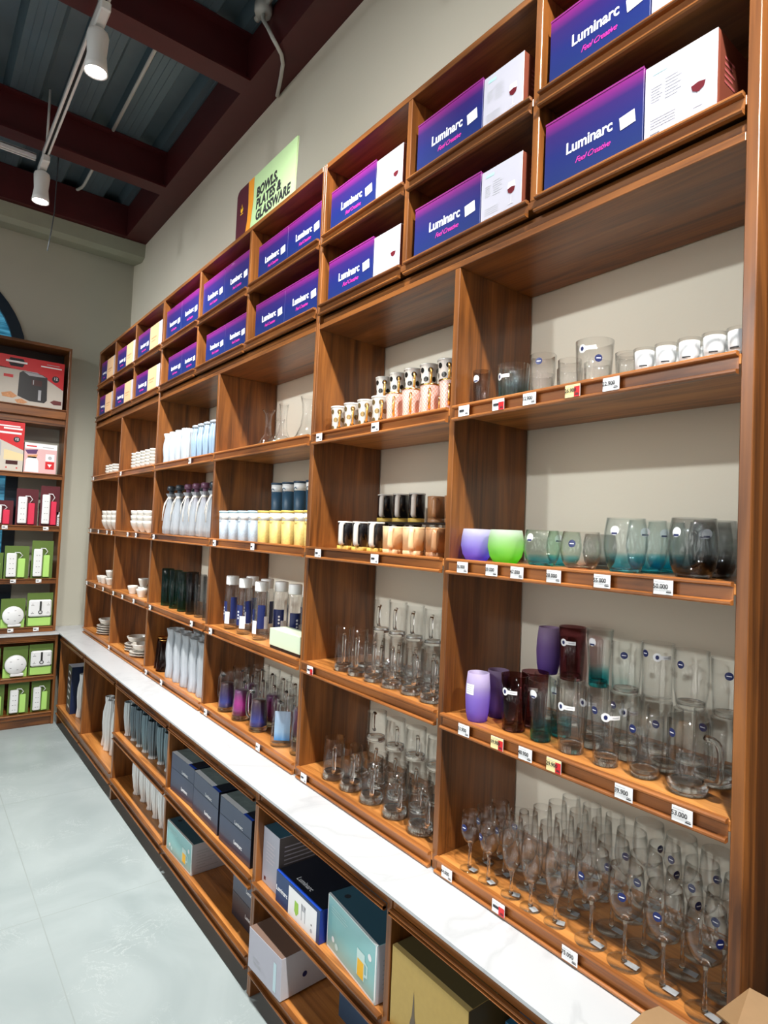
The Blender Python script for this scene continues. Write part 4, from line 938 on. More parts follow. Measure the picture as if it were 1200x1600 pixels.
FW = gradient('frosted_white_glass', [(0, (.82, .86, .92)), (.5, (.70, .74, .78)), (1, (.62, .66, .68))], .35, .4, True, .12)
Kf = vase_kind('fluted_vase', 'vase', .27, .050, FW, 9, .14, .82, .98, .92)
for c, (x, y) in enumerate([(1.900, .062), (2.02, .062), (2.135, .062), (2.25, .062), (2.365, .062), (2.0, .175), (2.12, .175), (2.24, .175)]):
    place(Kf, x, y, z4, 'tall frosted white fluted vase, %s in %s row, bottom shelf' % (ORD[c if c < 5 else c - 5], 'front' if c < 5 else 'back'), g)

# ---- fifth and farthest bays: porcelain
def bowlk(name, R, H, ft=.45):
    o = [(R * ft, 0), (R * ft, .004), (R * .75, H * .35), (R * .95, H * .75), (R, H)]
    return Kind(name, 'bowl', [], vessel(o, .003, .006, 28).mesh(name, [CERAM]))
Kbw = bowlk('porcelain_bowl', .044, .036, .5); Kbb = bowlk('porcelain_bowl', .055, .075, .42); Kcu = bowlk('porcelain_cup', .034, .055, .6)
Kpl = Kind('porcelain_plate', 'plate', [], MB().lathe([(0, 0), (.045, 0), (.046, .003), (.080, .014), (.081, .016), (.078, .017), (.044, .006), (0, .006)], 32).mesh('porcelain_plate', [CERAM]))
Ksd = Kind('porcelain_bowl', 'bowl', [], vessel([(.03, 0), (.03, .004), (.055, .014), (.068, .04), (.069, .045)], .003, .006, 32).mesh('porcelain_bowl', [CERAM]))
g = 'stacked porcelain in the fifth bay'
for c, x in enumerate((.985, 1.085, 1.185, 1.285, 1.385)):
    for k in range(5): place(Kbw, x, .062, z1 + .021 * k, 'white porcelain bowl, %s from bottom of %s stack, top shelf, fifth bay' % (ORD[k], ORD[c]), g)
for c, x in enumerate((1.07, 1.20, 1.33)):
    for k in range(3): place(Kbb, x, .068, z2 + .034 * k, 'deep white bowl, %s from bottom of %s stack, second shelf, fifth bay' % (ORD[k], ORD[c]), g)
for c, (x, y, k) in enumerate([(1.08, .05, 0), (1.17, .09, 0), (1.17, .09, 1), (1.29, .045, 0), (1.255, .14, 0), (1.255, .14, 1), (1.255, .14, 2)]):
    place(Kcu, x, y, z3 + .0555 * k, 'white porcelain cup, third shelf, fifth bay, %s' % ['leftmost', 'bottom of the short stack', 'top of the short stack', 'in front at the right', 'bottom of the tall stack', 'middle of the tall stack', 'top of the tall stack'][c], g)
for c, (x, y, n) in enumerate([(1.10, .095, 3), (1.28, .075, 2)]):
    for k in range(n): place(Kpl, x, y, z4 + .0178 * k, 'white porcelain plate, %s from bottom of %s pile, bottom shelf, fifth bay' % (ORD[k], ('left', 'right')[c]), g)
    place(Ksd, x, y, z4 + .0178 * n, 'wide white porcelain bowl on top of the %s plate pile, fifth bay' % ('left', 'right')[c], g)
g = 'stacked porcelain in the farthest bay'
for c, x in enumerate((.30, .40, .50)):
    for k in range(3): place(Kbw, x, .062, z1 + .021 * k, 'white porcelain bowl, %s from bottom of %s stack, top shelf, farthest bay' % (ORD[k], ORD[c]), g)
for c, x in enumerate((.30, .43, .56)):
    for k in range(3): place(Kbb, x, .068, z2 + .034 * k, 'deep white bowl, %s from bottom of %s stack, second shelf, farthest bay' % (ORD[k], ORD[c]), g)
for c, (x, y, k) in enumerate([(.24, .05, 0), (.33, .05, 0), (.46, .06, 0), (.46, .06, 1)]):
    place(Kcu, x, y, z3 + .0555 * k, 'white porcelain cup, third shelf, farthest bay, %s' % ['leftmost', 'second from left', 'lower of two stacked', 'upper of two stacked'][c], g)
for k in range(4): place(Kpl, .38, .085, z4 + .0178 * k, 'white porcelain plate, %s from bottom of the pile, bottom shelf, farthest bay' % ORD[k], g)
place(Ksd, .38, .085, z4 + .0712, 'wide white porcelain bowl on top of the plate pile, farthest bay', g)

# ------------------------------------------------------------------ printed cartons in the top compartments
BLUEP = gradient('blue_purple_carton', [(0, (.003, .018, .11)), (.5, (.004, .011, .12)), (.80, (.022, .007, .11)), (1, (.20, .008, .16))], .42, .10)
def faceonly(name, front, rest): pass
CARD = mat('white_card', (.42, .42, .49), .45); KRAFTR = mat('brown_red_card', (.22, .055, .030), .5); KRAFT = mat('kraft_card', (.24, .145, .068), .7, noise=.12, nscale=40)
WINE = mat('wine_print', (.10, .004, .010), .4); TEALP = mat('aqua_print', (.35, .62, .62), .5)
def carton(name, label, loc, w, h, d, mats, group=None, rz=0, c=.0008):
    """root Empty at the middle of the front bottom edge; front face at y = 0; mats = (front, top, right side)"""
    t = thing(name, label, 'box', (loc[0], loc[1], loc[2] + .0006), rz, group); b = MB().box((-w / 2, 0, 0), (w / 2, d, h), 0, c)
    o = obj('carton', b, list(mats), t)
    for p in o.data.polygons:
        n = p.normal
        p.material_index = 1 if n.z > .9 and len(mats) > 1 else 2 if n.x > .9 and len(mats) > 2 else 0
    return t
def blue_carton(x0, x1, z, h, label, big=True, flipped=False):
    w = x1 - x0; t = carton('glassware_carton', label, ((x0 + x1) / 2, .012, z), w, h, .24, (BLUEP,), 'blue cartons in the top compartments')
    k = w / .27; sz = .041 * (k if k < 1 else 1) * (1 if h > .15 else .95)
    link('brand_lettering', text_mesh('Luminarc', sz * .98, LET, 0, sz * .018, 'CENTER', .98, .88), t, mw=face_y(-w * .02, -.0006, h * .50))
    link('slogan_lettering', text_mesh('Feel Creative', sz * .50, MAG, .45, 0, 'CENTER', .92, .95), t, mw=face_y(w * .02, -.0006, h * .29))
    s = MB(); T = face_y(w * .36, 0, h * .46) @ Matrix.Rotation(.12, 4, 'Z'); q = .019 * min(1, k)
    s.shapes(T, [('rect', -q, -q * .8, q, q * .8, 0, 3), ('rect', -q * .7, q * .3, q * .6, q * .4, 1, 4), ('rect', -q * .7, -q * .3, q * .3, -q * .2, 1, 4)]); obj('price_sticker', s, [WHITE, GREY], t)
    lip = MB().box((-w / 2, -.0012, h - .003), (w / 2, .0002, h + .0015)); obj('lid_edge', lip, mat('purple_card', (.20, .02, .16), .4), t)
    return t
def glasspic(mb, T, sc=1.0):
    c = lambda pts: [(a * sc, b * sc) for a, b in pts]
    mb.shapes(T, [('poly', c([(-.011, .045), (-.013, .030), (-.010, .018), (0, .012), (.010, .018), (.013, .030), (.011, .045)]), 0, 1), ('poly', c([(-.0128, .028), (-.010, .018), (0, .012), (.010, .018), (.0128, .028), (0, .031)]), 1, 2),
        ('rect', -.0008 * sc, -.012 * sc, .0008 * sc, .012 * sc, 0, 2), ('rect', -.008 * sc, -.0135 * sc, .008 * sc, -.012 * sc, 0, 2)])
def white_carton(x0, x1, z, h, label, side=KRAFTR, wine=True):
    w = x1 - x0; t = carton('glassware_carton', label, ((x0 + x1) / 2, .012, z), w, h, .24, (CARD, CARD, side), 'white cartons in the top compartments')
    p = MB(); it = []
    for k in range(6): it.append(('rect', -w * .40, h * (.70 - k * .035), -w * (.24 + .02 * (k % 3)), h * (.712 - k * .035), 2, 1))
    for k in range(7): it.append(('rect', -w * .20, h * (.74 - k * .04), -w * (.02 - .05 * (k % 2)), h * (.75 - k * .04), 2, 1))
    for k in range(4): it.append(('rect', -w * .40, h * (.30 - k * .035), -w * .05, h * (.308 - k * .035), 2, 1))
    it.append(('rect', -w * .38, h * .86, -w * .18, h * .91, 3, 1))
    p.shapes(face_y(0, 0, 0), it)
    PM = [mat('pale_glass_print', (.60, .60, .66), .5), WINE, GREY, TEALP, INK, mat('rose_print', (.50, .12, .12), .5)]
    bar = MB().shapes(face_y(0, 0, 0), [('rect', -w * .40 + k * .0022, h * .06, -w * .40 + k * .0022 + .0012, h * .13, 4, 1) for k in range(9)]); obj('barcode', bar, PM, t)
    if wine: q = MB(); glasspic(q, face_y(w * .26, 0, h * .28), h / .17 * 1.1); obj('wine_glass_picture', q, PM, t)
    sp = MB(); sp.shapes(face_x(w / 2, .03, h * .55), [('rect', 0, .03 - .012 * k, .045 - .01 * (k % 2), .035 - .012 * k, 5, 1) for k in range(5)])
    obj('side_print', sp, PM, t); obj('print_pattern', p, PM, t)
    return t
ZU, ZD = 2.7005, 2.4385
rowname = {ZU: 'upper row', ZD: 'lower row'}
def cellname(j): return ['farthest', 'eighth', 'seventh', 'sixth', 'fifth', 'fourth', 'third', 'second', 'nearest'][j]
for z, L in ((ZU, {0: (.03, .2, .44, .175), 1: (.505, .735, .945, .175), 2: (1.02, 1.275, 1.50, .172), 6: (3.425, 3.702, 3.842, .160), 7: (3.912, 4.185, 4.324, .165), 8: (4.405, 4.664, 4.81, .175)}),
             (ZD, {0: (.03, .2, .43, .160), 1: (.505, .735, .945, .16), 2: (1.02, 1.275, 1.50, .160), 6: (3.430, 3.706, 3.845, .158), 7: (3.915, 4.190, 4.330, .162), 8: (4.385, 4.655, 4.803, .180)})):
    for j, (a, b, c_, h) in L.items():
        a = max(a, U[j] + .012)
        blue_carton(a, b - .002, z, h, 'blue and purple carton, left in the %s compartment, %s' % (cellname(j), rowname[z]))
        if j > 2: white_carton(b + .001, c_, z, h * .95, 'white carton with wine glass picture, right in %s compartment, %s' % (cellname(j), rowname[z]))
        else:
            w = c_ - b; t = carton('glassware_carton', 'tan and white carton, right in the %s compartment, %s' % (cellname(j), rowname[z]), ((b + c_) / 2 + .004, .012, z), w, h, .24, (CARD,), 'tan cartons in the far compartments')
            s = MB().shapes(face_y(0, 0, 0), [('rect', -w * .5, 0, w * .28, h, 0, 1), ('rect', -w * .35, h * .5, w * .1, h * .55, 1, 2), ('rect', -w * .35, h * .4, w * .0, h * .43, 1, 2)]); obj('tan_panel', s, [mat('tan_print', (.62, .40, .22), .5), mat('brown_ink', (.4, .22, .1), .5)], t)
for z, L in ((ZU, {3: (1.598, 1.855, 2.12, .188), 4: (2.180, 2.460, 2.742, .186), 5: (2.832, 3.100, 3.366, .160)}), (ZD, {3: (1.675, 1.9, 2.125, .155), 4: (2.257, 2.500, 2.742, .155), 5: (2.830, 3.100, 3.366, .158)})):
    for j, (a, b, c_, h) in L.items():
        blue_carton(a, b - .002, z, h, 'blue and purple carton, left in the %s compartment, %s' % (cellname(j), rowname[z]))
        blue_carton(b + .001, c_ - .002, z, h, 'blue and purple carton, right in the %s compartment, %s' % (cellname(j), rowname[z]))

# ------------------------------------------------------------------ boxes and vases in the base cabinets
NV = gradient('navy_carton', [(0, (.022, .028, .060)), (.5, (.018, .032, .085)), (1, (.030, .048, .105))], .4, .3); DK = mat('black_card', (.010, .012, .020), .4); BLUE = mat('bright_blue_card', (.01, .06, .45), .4)
PIC = mat('grey_green_picture', (.16, .20, .19), .4, noise=.5, nscale=30); TEALB = gradient('teal_carton', [(0, (.33, .50, .46)), (.5, (.22, .50, .50)), (1, (.26, .52, .54))], .4, .3); DTEAL = mat('dark_teal_card', (.035, .10, .14), .4)
GREYC = mat('grey_white_card', (.55, .55, .60), .5)
for c, (a, b) in enumerate([(2.506, 2.758), (2.772, 3.032), (3.055, 3.318)]):
    w = b - a; h = .168
    t = carton('glassware_carton', 'navy carton with white lid edge, %s of three, middle shelf of middle cabinet' % ORD[c], ((a + b) / 2, -.136, ZN), w, h, .27, (NV, DK, DK), 'navy cartons in the middle cabinet', rz=(.04, .0, .02)[c])
    for k, v in enumerate((.68, .25)): link('brand_lettering', text_mesh('Luminarc', .020, LET, 0, .0002, 'CENTER', 1, .9), t, mw=face_y(w * .12, -.0006, h * v))
    p = MB().shapes(face_z(0, 0, h), [('rect', -w / 2, 0, w * .24, .022, 0, 1), ('rect', -w / 2, .022, w * .24, .16, 1, 1), ('rect', w * .24, 0, w / 2, .012, 2, 1)])
    p.box((-w / 2 + .001, -.0008, h * .60), (w / 2 - .001, .0002, h * .606), 3); obj('lid_print', p, [WHITE, PIC, BLUE, DK], t)
def teal_mug_box(label, loc, w, h, d, rz, side):
    t = carton('mug_gift_box', label, loc, w, h, d, (TEALB, DTEAL, GREYC), None, rz); p = MB(); e = .006
    it = [('rect', -w / 2, 0, w / 2, e, 0, 1), ('rect', -w / 2, 0, -w / 2 + e * .7, h, 0, 1), ('rect', w / 2 - e, 0, w / 2, h, 0, 1), ('rect', -w / 2, h - e * .4, w / 2, h, 0, 1),
          ('rect', w * .14, h * .16, w * .29, h * .62, 4, 2), ('rect', w * .155, h * .16, w * .275, h * .46, 1, 3), ('poly', [(w * .29, h * .25), (w * .35, h * .28), (w * .35, h * .48), (w * .29, h * .52), (w * .29, h * .48), (w * .33, h * .45), (w * .33, h * .31), (w * .29, h * .30)], 4, 2),
          ('disc', w * .38, h * .68, .009, 0, 2), ('disc', -w * .36, h * .25, .008, 0, 2), ('disc', -w * .28, h * .18, .009, 4, 2)]
    it += [('rect', -w * .42, h * (.82 - .05 * k), -w * (.1 - .04 * (k % 2)), h * (.83 - .05 * k), 4, 2) for k in range(3)]
    p.shapes(face_y(0, 0, 0), it)
    p.shapes(face_x(w / 2, .02, h * .5), [('rect', 0, .03 - .012 * k, .10 - .03 * (k % 3), .033 - .012 * k, 2, 1) for k in range(7)])
    p.shapes(face_z(0, 0, h), [('disc', -w * .34, d * .16, .010, 3, 1), ('rect', -w / 2, 0, w / 2, .006, 0, 1)])
    obj('print_pattern', p, [WHITE, YEL, GREY, INK, mat('pale_teal_print', (.55, .72, .70), .5)], t); return t
teal_mug_box('aqua gift box with yellow beer mug picture, middle shelf, middle cabinet, right half', (3.942, -.134, ZN), .268, .150, .25, -.09, GREYC)
teal_mug_box('small aqua gift box with navy top on the lowest shelf of middle cabinet', (2.655, -.142, ZQ), .285, .128, .25, .03, GREYC)
for z, l in ((ZQ, 'lower of two dark cartons stacked on the lowest shelf, middle cabinet'), (ZQ + .0905, 'upper of two dark cartons stacked on the lowest shelf, middle cabinet')):
    t = carton('glassware_carton', l, (3.240, -.10, z), .235, .09, .24, (mat('charcoal_card', (.030, .028, .042), .4) if z == ZQ else NV, DK, DK), 'dark stacked cartons'); link('brand_lettering', text_mesh('Luminarc', .020, LET, 0, .0002, 'CENTER', 1, .9), t, mw=face_y(.03, -.0006, .045))
t = carton('glassware_carton', 'upright white carton with teal top, left end of the nearest cabinet shelf', (3.458, -.128, ZN), .112, .186, .24, (CARD, DTEAL, mat('brown_grey_card', (.16, .13, .12), .5)))
obj('print_pattern', MB().shapes(face_y(0, 0, 0), [('rect', -.03, .14 - .012 * k, .03 - .01 * (k % 2), .144 - .012 * k, 0, 1) for k in range(6)] + [('rect', -.04, .012, -.028, .024, 1, 1)]).shapes(face_x(.056, .02, .12), [('rect', 0, .03 - .014 * k, .12, .034 - .014 * k, 0, 1) for k in range(5)]), [mat('pale_rose_ink', (.55, .50, .55), .5), WINE], t)
t = carton('glassware_carton', 'black carton with blue edges and cocktail picture, nearest cabinet', (3.664, -.143, ZN), .268, .098, .26, (mat('night_blue_card', (.012, .04, .13), .4), DK, mat('royal_blue_card', (.008, .03, .26), .4)), None, .0)
p = MB().shapes(face_y(0, 0, 0), [('rect', -.050, 0, .118, .088, 0, 1), ('poly', [(-.012, .028), (.0, .016), (.014, .03), (.012, .058), (-.01, .06)], 1, 2), ('rect', .030, .02, .034, .07, 2, 2), ('rect', .05, .02, .054, .066, 2, 2), ('poly', [(.030, .068), (.054, .068), (.050, .05), (.034, .05)], 2, 2), ('disc', .09, .018, .006, 2, 2), ('disc', .09, .035, .003, 3, 2)])
p.shapes(face_z(0, 0, .098), [('rect', -.134, 0, .134, .010, 4, 1)]); obj('picture_panel', p, [WHITE, GREEN, GREY, INK, BLUE], t)
link('brand_lettering', text_mesh('Luminarc', .022, LET, 0, .0002, 'CENTER', 1, .9), t, mw=face_y(-.094, -.0006, .045)); link('brand_lettering', text_mesh('Luminarc', .026, LET, 0, .0002, 'CENTER', 1, .9), t, mw=face_z(-.01, .035, .0984)); link('brand_lettering', text_mesh('Luminarc', .022, mat('dim_ink', (.03, .03, .04), .3), 0, .0002, 'CENTER', 1, .9), t, mw=face_z(.04, .16, .0984))
t = carton('glassware_carton', 'white carton sticking out over the lowest shelf, nearest cabinet', (3.528, -.172, ZQ + .006), .205, .130, .24, (CARD, mat('brown_tape_card', (.20, .13, .10), .5), GREYC), None, .05)
obj('print_pattern', MB().shapes(face_y(0, 0, 0), [('rect', .058, .012, .075, .10, 0, 1), ('rect', -.07, .03, -.02, .034, 1, 1), ('rect', -.07, .045, -.03, .048, 1, 1)]), [mat('pale_aqua_print', (.50, .66, .72), .5), GREY], t); obj('round_seal', MB().shapes(face_x(.1025, .09, .05), [('disc', 0, 0, .009, 0, 1)]), NAVY, t)
carton('glassware_carton', 'dark blue carton at the right end of the lowest shelf, nearest cabinet', (3.85, -.04, ZQ), .16, .12, .22, (mat('slate_blue_card', (.03, .07, .13), .4), DK, DK))
GOLDC = mat('gold_card', (.50, .34, .10), .38, .35, noise=.08, nscale=60)
t = carton('gift_box', 'tall gold gift box with dark spire motif, right end of the nearest cabinet', (4.272, -.150, ZN), .262, .192, .30, (GOLDC, mat('dark_gold_card', (.10, .075, .03), .4), mat('dark_gold_card', (.1, .07, .03), .4)))
p = MB(); 
for cx, hh in ((-.045, .13), (.055, .10)):
    p.shapes(face_y(cx, 0, 0), [('poly', [(-.016, .0), (.016, 0), (.011, hh * .4), (.005, hh * .55), (0, hh), (-.005, hh * .55), (-.011, hh * .4)], 0, 1)])
p.shapes(face_z(0, 0, .192), [('rect', -.131, 0, .131, .014, 1, 1)]); obj('motif_print', p, [mat('grey_brown_ink', (.12, .09, .06), .5), mat('bright_gold_card', (.80, .58, .22), .3, .3)], t)
carton('glassware_carton', 'teal-blue carton behind the gold box, nearest cabinet', (4.53, -.06, ZN), .20, .15, .24, (mat('teal_blue_card', (.02, .10, .18), .4), mat('teal_blue_card', (.02, .10, .18), .4), DK))
# ribbed vases
RW = gradient('white_ribbed_porcelain', [(0, (.80, .80, .78)), (1, (.72, .74, .74))], .3, .4); RS = gradient('slate_ribbed_glaze', [(0, (.80, .84, .86)), (.04, (.70, .76, .78)), (.10, (.10, .15, .18)), (1, (.07, .11, .135))], .35, .4)
RT = gradient('teal_ribbed_glaze', [(0, (.80, .84, .86)), (.04, (.70, .76, .78)), (.10, (.16, .26, .30)), (1, (.10, .16, .19))], .35, .4); RG = gradient('grey_white_ribbed', [(0, (.85, .87, .88)), (.1, (.60, .64, .66)), (1, (.42, .48, .50))], .35, .4)
def rv(m, H=.19, R=.034):
    o = [(R * .72, 0), (R * .74, .006), (R * .60, .016), (R * .72, H * .2), (R * .96, H * .55), (R, H * .8), (R * .94, H * .97), (R * .98, H)]
    return Kind('ribbed_vase', 'vase', [], vessel(o, .003, .01, 72, 0, 14, .12).mesh('ribbed_vase', [m]))
g = 'ribbed vases in the middle cabinet'
for c, (x, y, K, n) in enumerate([(1.672, -.095, rv(RG, .19), 'grey-white'), (1.775, -.090, rv(RS, .195), 'slate'), (1.885, -.092, rv(RS, .20), 'slate'), (1.985, -.090, rv(RT, .2), 'teal-grey'), (2.09, -.088, rv(RS, .195, .037), 'slate'), (2.19, -.075, rv(RT, .19), 'teal-grey'), (2.30, -.075, rv(RT, .19), 'teal-grey')]):
    place(K, x, y, ZN, '%s ribbed vase, %s in front row, middle shelf, middle cabinet' % (n, ORD[c]), g)
for c, x in enumerate((1.72, 1.83, 1.94, 2.05, 2.16)): place(rv(RS, .195), x, .02, ZN, 'slate ribbed vase, %s in back row, middle shelf, middle cabinet' % ORD[c], g)
Kr = rv(RW, .187, .037)
for c, (x, y) in enumerate([(1.865, -.085), (1.975, -.080), (2.085, -.080), (2.195, -.085), (2.31, -.090)]): place(Kr, x, y, ZQ, 'white ribbed vase, %s in front row, lowest shelf, middle cabinet' % ORD[c], g)
for c, x in enumerate((1.80, 1.91, 2.02)): place(rv(RG, .187, .036), x, .01, ZQ, 'grey-white ribbed vase, %s in back row, lowest shelf, middle cabinet' % ORD[c], g)
Kw2 = vase_kind('fluted_vase', 'vase', .315, .040, RW, 12, .10, .66, .72, .98)
for c, (x, y) in enumerate([(1.065, -.05), (1.165, -.06), (1.27, -.05), (1.11, .05)]): place(Kw2, x, y, .147, 'tall white fluted vase, %s, far corner cabinet, right half' % ['left in front', 'middle in front', 'right in front', 'behind the others'][c], 'tall white vases in the corner cabinet')
place(Kw2, .36, -.06, .147, 'tall white fluted vase beside the dark box, far corner cabinet', 'tall white vases in the corner cabinet')
t = carton('glassware_carton', 'tall dark navy box with silver pictures, far corner cabinet', (.205, -.125, .147), .13, .350, .20, (mat('charcoal_card', (.03, .03, .04), .4), GREYC, mat('deep_navy_card', (.008, .018, .06), .35)))
obj('silver_print', MB().shapes(face_y(0, 0, 0), [('poly', [(-.04 + dx, z), (.02 + dx, z - .012), (.03 + dx, z + .004), (-.02 + dx, z + .016)], 0, 1) for z, dx in ((.30, .01), (.25, -.01), (.20, 0), (.16, .01), (.11, -.005), (.05, .01))]), mat('silver_print', (.6, .6, .62), .3), t)

# ------------------------------------------------------------------ goods on the left wall shelving
SK = mat('cream_print', (.58, .54, .48), .5); SKIN = mat('fried_food_print', (.62, .30, .14), .6, noise=.4, nscale=80); ROSE = mat('pale_pink_print', (.72, .45, .46), .5)
def lbox(name, label, y0, y1, z, h, d, m, shapes, mats, x=-.150, group=None):
    t = thing(name, label, 'box', (x, (y0 + y1) / 2, z + .0006), 0, group); w = y1 - y0
    obj('carton', MB().box((-d, -w / 2, 0), (0, w / 2, h), 0, .0008), m, t); obj('print_pattern', MB().shapes(face_x(0, 0, 0), shapes), mats, t); return t
h = .375; w = .45
P = [('rect', -w / 2, h * .72, w / 2, h, 0, 1), ('poly', [(-w * .5, h * .74), (-w * .2, h * .72), (w * .05, h * .74), (w * .5, h * .42), (w * .5, h * .8), (-w * .5, h * .8)], 0, 2), ('poly', [(-w * .5, h * .74), (-w * .5, 0), (w * .5, 0), (w * .5, h * .42), (w * .2, h * .62), (-w * .1, h * .73), (-w * .3, h * .74)], 1, 1),
     ('poly', [(-w * .34, h * .95), (-w * .14, h * .95), (-w * .12, h * .89), (-w * .36, h * .89)], 2, 3), ('rect', -w * .40, h * .855, -w * .08, h * .895, 3, 4), ('poly', [(-w * .36, h * .85), (-w * .12, h * .85), (-w * .15, h * .78), (-w * .33, h * .78)], 2, 3),
     ('rect', w * .13, h * .86, w * .46, h * .885, 3, 3), ('rect', w * .22, h * .92, w * .42, h * .932, 4, 3), ('rect', -w * .42, h * .54, -w * .28, h * .60, 0, 3),
     ('poly', [(-w * .20, h * .18), (-w * .19, h * .66), (-w * .14, h * .71), (w * .16, h * .69), (w * .24, h * .64), (w * .25, h * .16), (w * .21, h * .10), (-w * .02, h * .10)], 5, 4), ('poly', [(-w * .13, h * .70), (w * .15, h * .685), (w * .22, h * .64), (-w * .04, h * .63)], 4, 5),
     ('rect', w * .11, h * .14, w * .155, h * .36, 4, 6), ('rect', w * .0, h * .44, w * .16, h * .56, 6, 5), ('rect', w * .02, h * .46, w * .035, h * .55, 4, 6), ('disc', w * .37, h * .64, .026, 2, 4), ('poly', [(-w * .44, h * .20), (-w * .3, h * .25), (-w * .2, h * .17), (-w * .27, h * .12), (-w * .42, h * .13)], 7, 4), ('poly', [(-w * .24, h * .09), (-w * .14, h * .13), (-w * .04, h * .07), (-w * .1, h * .03), (-w * .2, h * .03)], 7, 4),
     ('poly', [(w * .30, h * .14), (w * .36, h * .19), (w * .48, h * .18), (w * .48, h * .10), (w * .36, h * .09)], 8, 4)]
t = lbox('appliance_box', 'red and white air fryer carton with black fryer picture', -.675, -.232, 2.4835, h, .16, CARD, P, [RED, SK, INK, LET, GREY, BLACK, mat('dark_display_print', (.05, .01, .01), .3), SKIN, mat('berry_print', (.14, .02, .02), .5)], group=None)
link('badge_lettering', text_mesh('12', .030, LET, 0, .0004), t, mw=face_x(.003, w * .37, h * .65))
P = [('rect', -.16, .17, .16, .385, 0, 1), ('poly', [(-.16, .20), (-.02, .25), (.16, .17), (.16, 0), (-.16, 0)], 1, 2), ('rect', -.1, .345, .13, .355, 3, 3), ('rect', .02, .325, .145, .338, 3, 3), ('rect', -.14, .29, .14, .305, 3, 3), ('disc', .11, .25, .022, 2, 3), ('poly', [(-.16, .03), (-.16, .29), (-.02, .27), (.01, .22), (.01, .12), (-.04, .02)], 4, 3), ('disc', -.06, .20, .035, 5, 4), ('disc', -.06, .09, .045, 5, 4), ('rect', .045, .055, .125, .085, 6, 3), ('disc', .05, .03, .006, 0, 3), ('disc', .12, .03, .006, 0, 3), ('poly', [(.03, .17), (.16, .14), (.16, .09), (.03, .09)], 7, 3)]
t = lbox('appliance_box', 'red and cream appliance carton with a grey blender picture, at the frame edge', -.79, -.487, ZS[1], .385, .16, CARD, P, [RED, SK, INK, LET, GREY, BLACK, mat('dark_display_print', (.05, .01, .01), .3), mat('straw_print', (.75, .62, .35), .5)])
link('badge_lettering', text_mesh('12', .026, LET, 0, .0004), t, mw=face_x(.003, .11, .252))
P = [('rect', -.113, .195, .113, .238, 3, 1), ('rect', -.10, .208, -.03, .218, 0, 2), ('rect', .01, .208, .09, .214, 4, 2), ('rect', -.113, 0, .113, .195, 1, 1), ('poly', [(-.11, .18), (-.02, .19), (-.03, .155), (-.09, .15)], 2, 2), ('poly', [(-.09, .14), (-.02, .15), (-.03, .12), (-.09, .12)], 5, 2), ('poly', [(-.105, .01), (-.10, .10), (-.085, .13), (-.03, .13), (-.015, .10), (-.01, .01)], 3, 2), ('rect', .035, .105, .098, .16, 3, 3), ('rect', .035, .04, .098, .10, 0, 3), ('disc', .066, .13, .014, 4, 4), ('poly', [(.05, .08), (.066, .055), (.082, .08)], 3, 4)]
lbox('appliance_box', 'small white and pink kitchen appliance carton, second shelf, left unit', -.472, -.246, ZS[1], .238, .16, CARD, P, [RED, ROSE, mat('plum_print', (.10, .03, .12), .5), LET, GREY, SKIN])

SOCK = mat('socket_black', (.02, .02, .02), .5); PLW = mat('white_abs', (.76, .78, .80), .35); CLR = thin_glass('clear_blister', (.95, .96, .96), (.6, .62, .62))
def blister(label, y, z, w, h, panel, col, style, group, x=-.160, lean=.10):
    t = link('power_strip_pack', None, loc=(x, y, z + .0006), rot=(0, 0, 0)); tag(t, label, 'power strip', group)
    B = MB().box((-.012, -w / 2, 0), (-.010, w / 2, h), 0, 0); obj('backing_card', B, col[0], t)
    s = MB(); s2 = MB(); s3 = MB()
    if style == 'bar':
        s.box((-.010, -w * .42, h * .06), (.022, -w * .02, h * .78), 0, .006); s2.box((-.010, w * .04, h * .04), (.012, w * .34, h * .62), 0, .004)
        for k in range(4):
            for q in (-.28, -.16): s3.box((.022, w * q - .004, h * (.16 + .15 * k)), (.0225, w * q + .004, h * (.16 + .15 * k) + .003))
        cb = [(.0, w * .1, h * .62), (.012, w * .22, h * .72), (.01, w * .1, h * .80), (0, -w * .1, h * .80)]
        s.tube(cb, .004, 6)
    elif style == 'round':
        s.v = []; q = MB(); q.lathe([(0, 0), (w * .40, 0), (w * .44, .006), (w * .44, .026), (w * .40, .032), (0, .032)], 32)
        s.add([(v[2] - .010, v[0], v[1] + h * .42) for v in q.v], q.f, 0, True); s.box((-.01, -w * .2, h * .04), (.02, w * .34, h * .14), 0, .005)
        for k in range(5):
            a = 2 * PI * k / 5; s3.box((.022, w * .25 * math.cos(a) - .006, h * .42 + w * .25 * math.sin(a)), (.0225, w * .25 * math.cos(a) + .006, h * .42 + w * .25 * math.sin(a) + .003))
        s2.box((-.010, -w * .48, 0), (-.006, w * .48, h * .30), 0, .001)
    else:
        s.box((-.010, -w * .44, h * .30), (.024, w * .44, h * .80), 0, .010); s2.box((-.010, -w * .44, h * .02), (.006, w * .44, h * .27), 0, .003)
        for a in (-.3, .3):
            for b in (.40, .64): s3.box((.024, w * a - .010, h * b), (.0245, w * a + .010, h * b + .003)); s3.box((.024, w * a - .003, h * b + .010), (.0245, w * a + .003, h * b + .013))
        s3.box((.024, -.007, h * .50), (.028, .007, h * .76)); q = MB().lathe([(.010, 0), (.015, 0), (.015, .004), (.010, .004), (.010, 0)], 20)
        s3.add([(v[2] + .024, v[0], v[1] + h * .44) for v in q.v], q.f)
    obj('power_strip', s, PLW, t); obj('info_panel', s2, col[1], t); obj('sockets', s3, SOCK, t)
    return t
RP = [mat('maroon_card', (.09, .008, .015), .4), mat('pink_red_panel', (.66, .03, .08), .4)]; GP = [mat('dark_green_card', (.10, .17, .03), .45), mat('lime_panel', (.42, .72, .18), .45)]
g = 'red power strip packs'
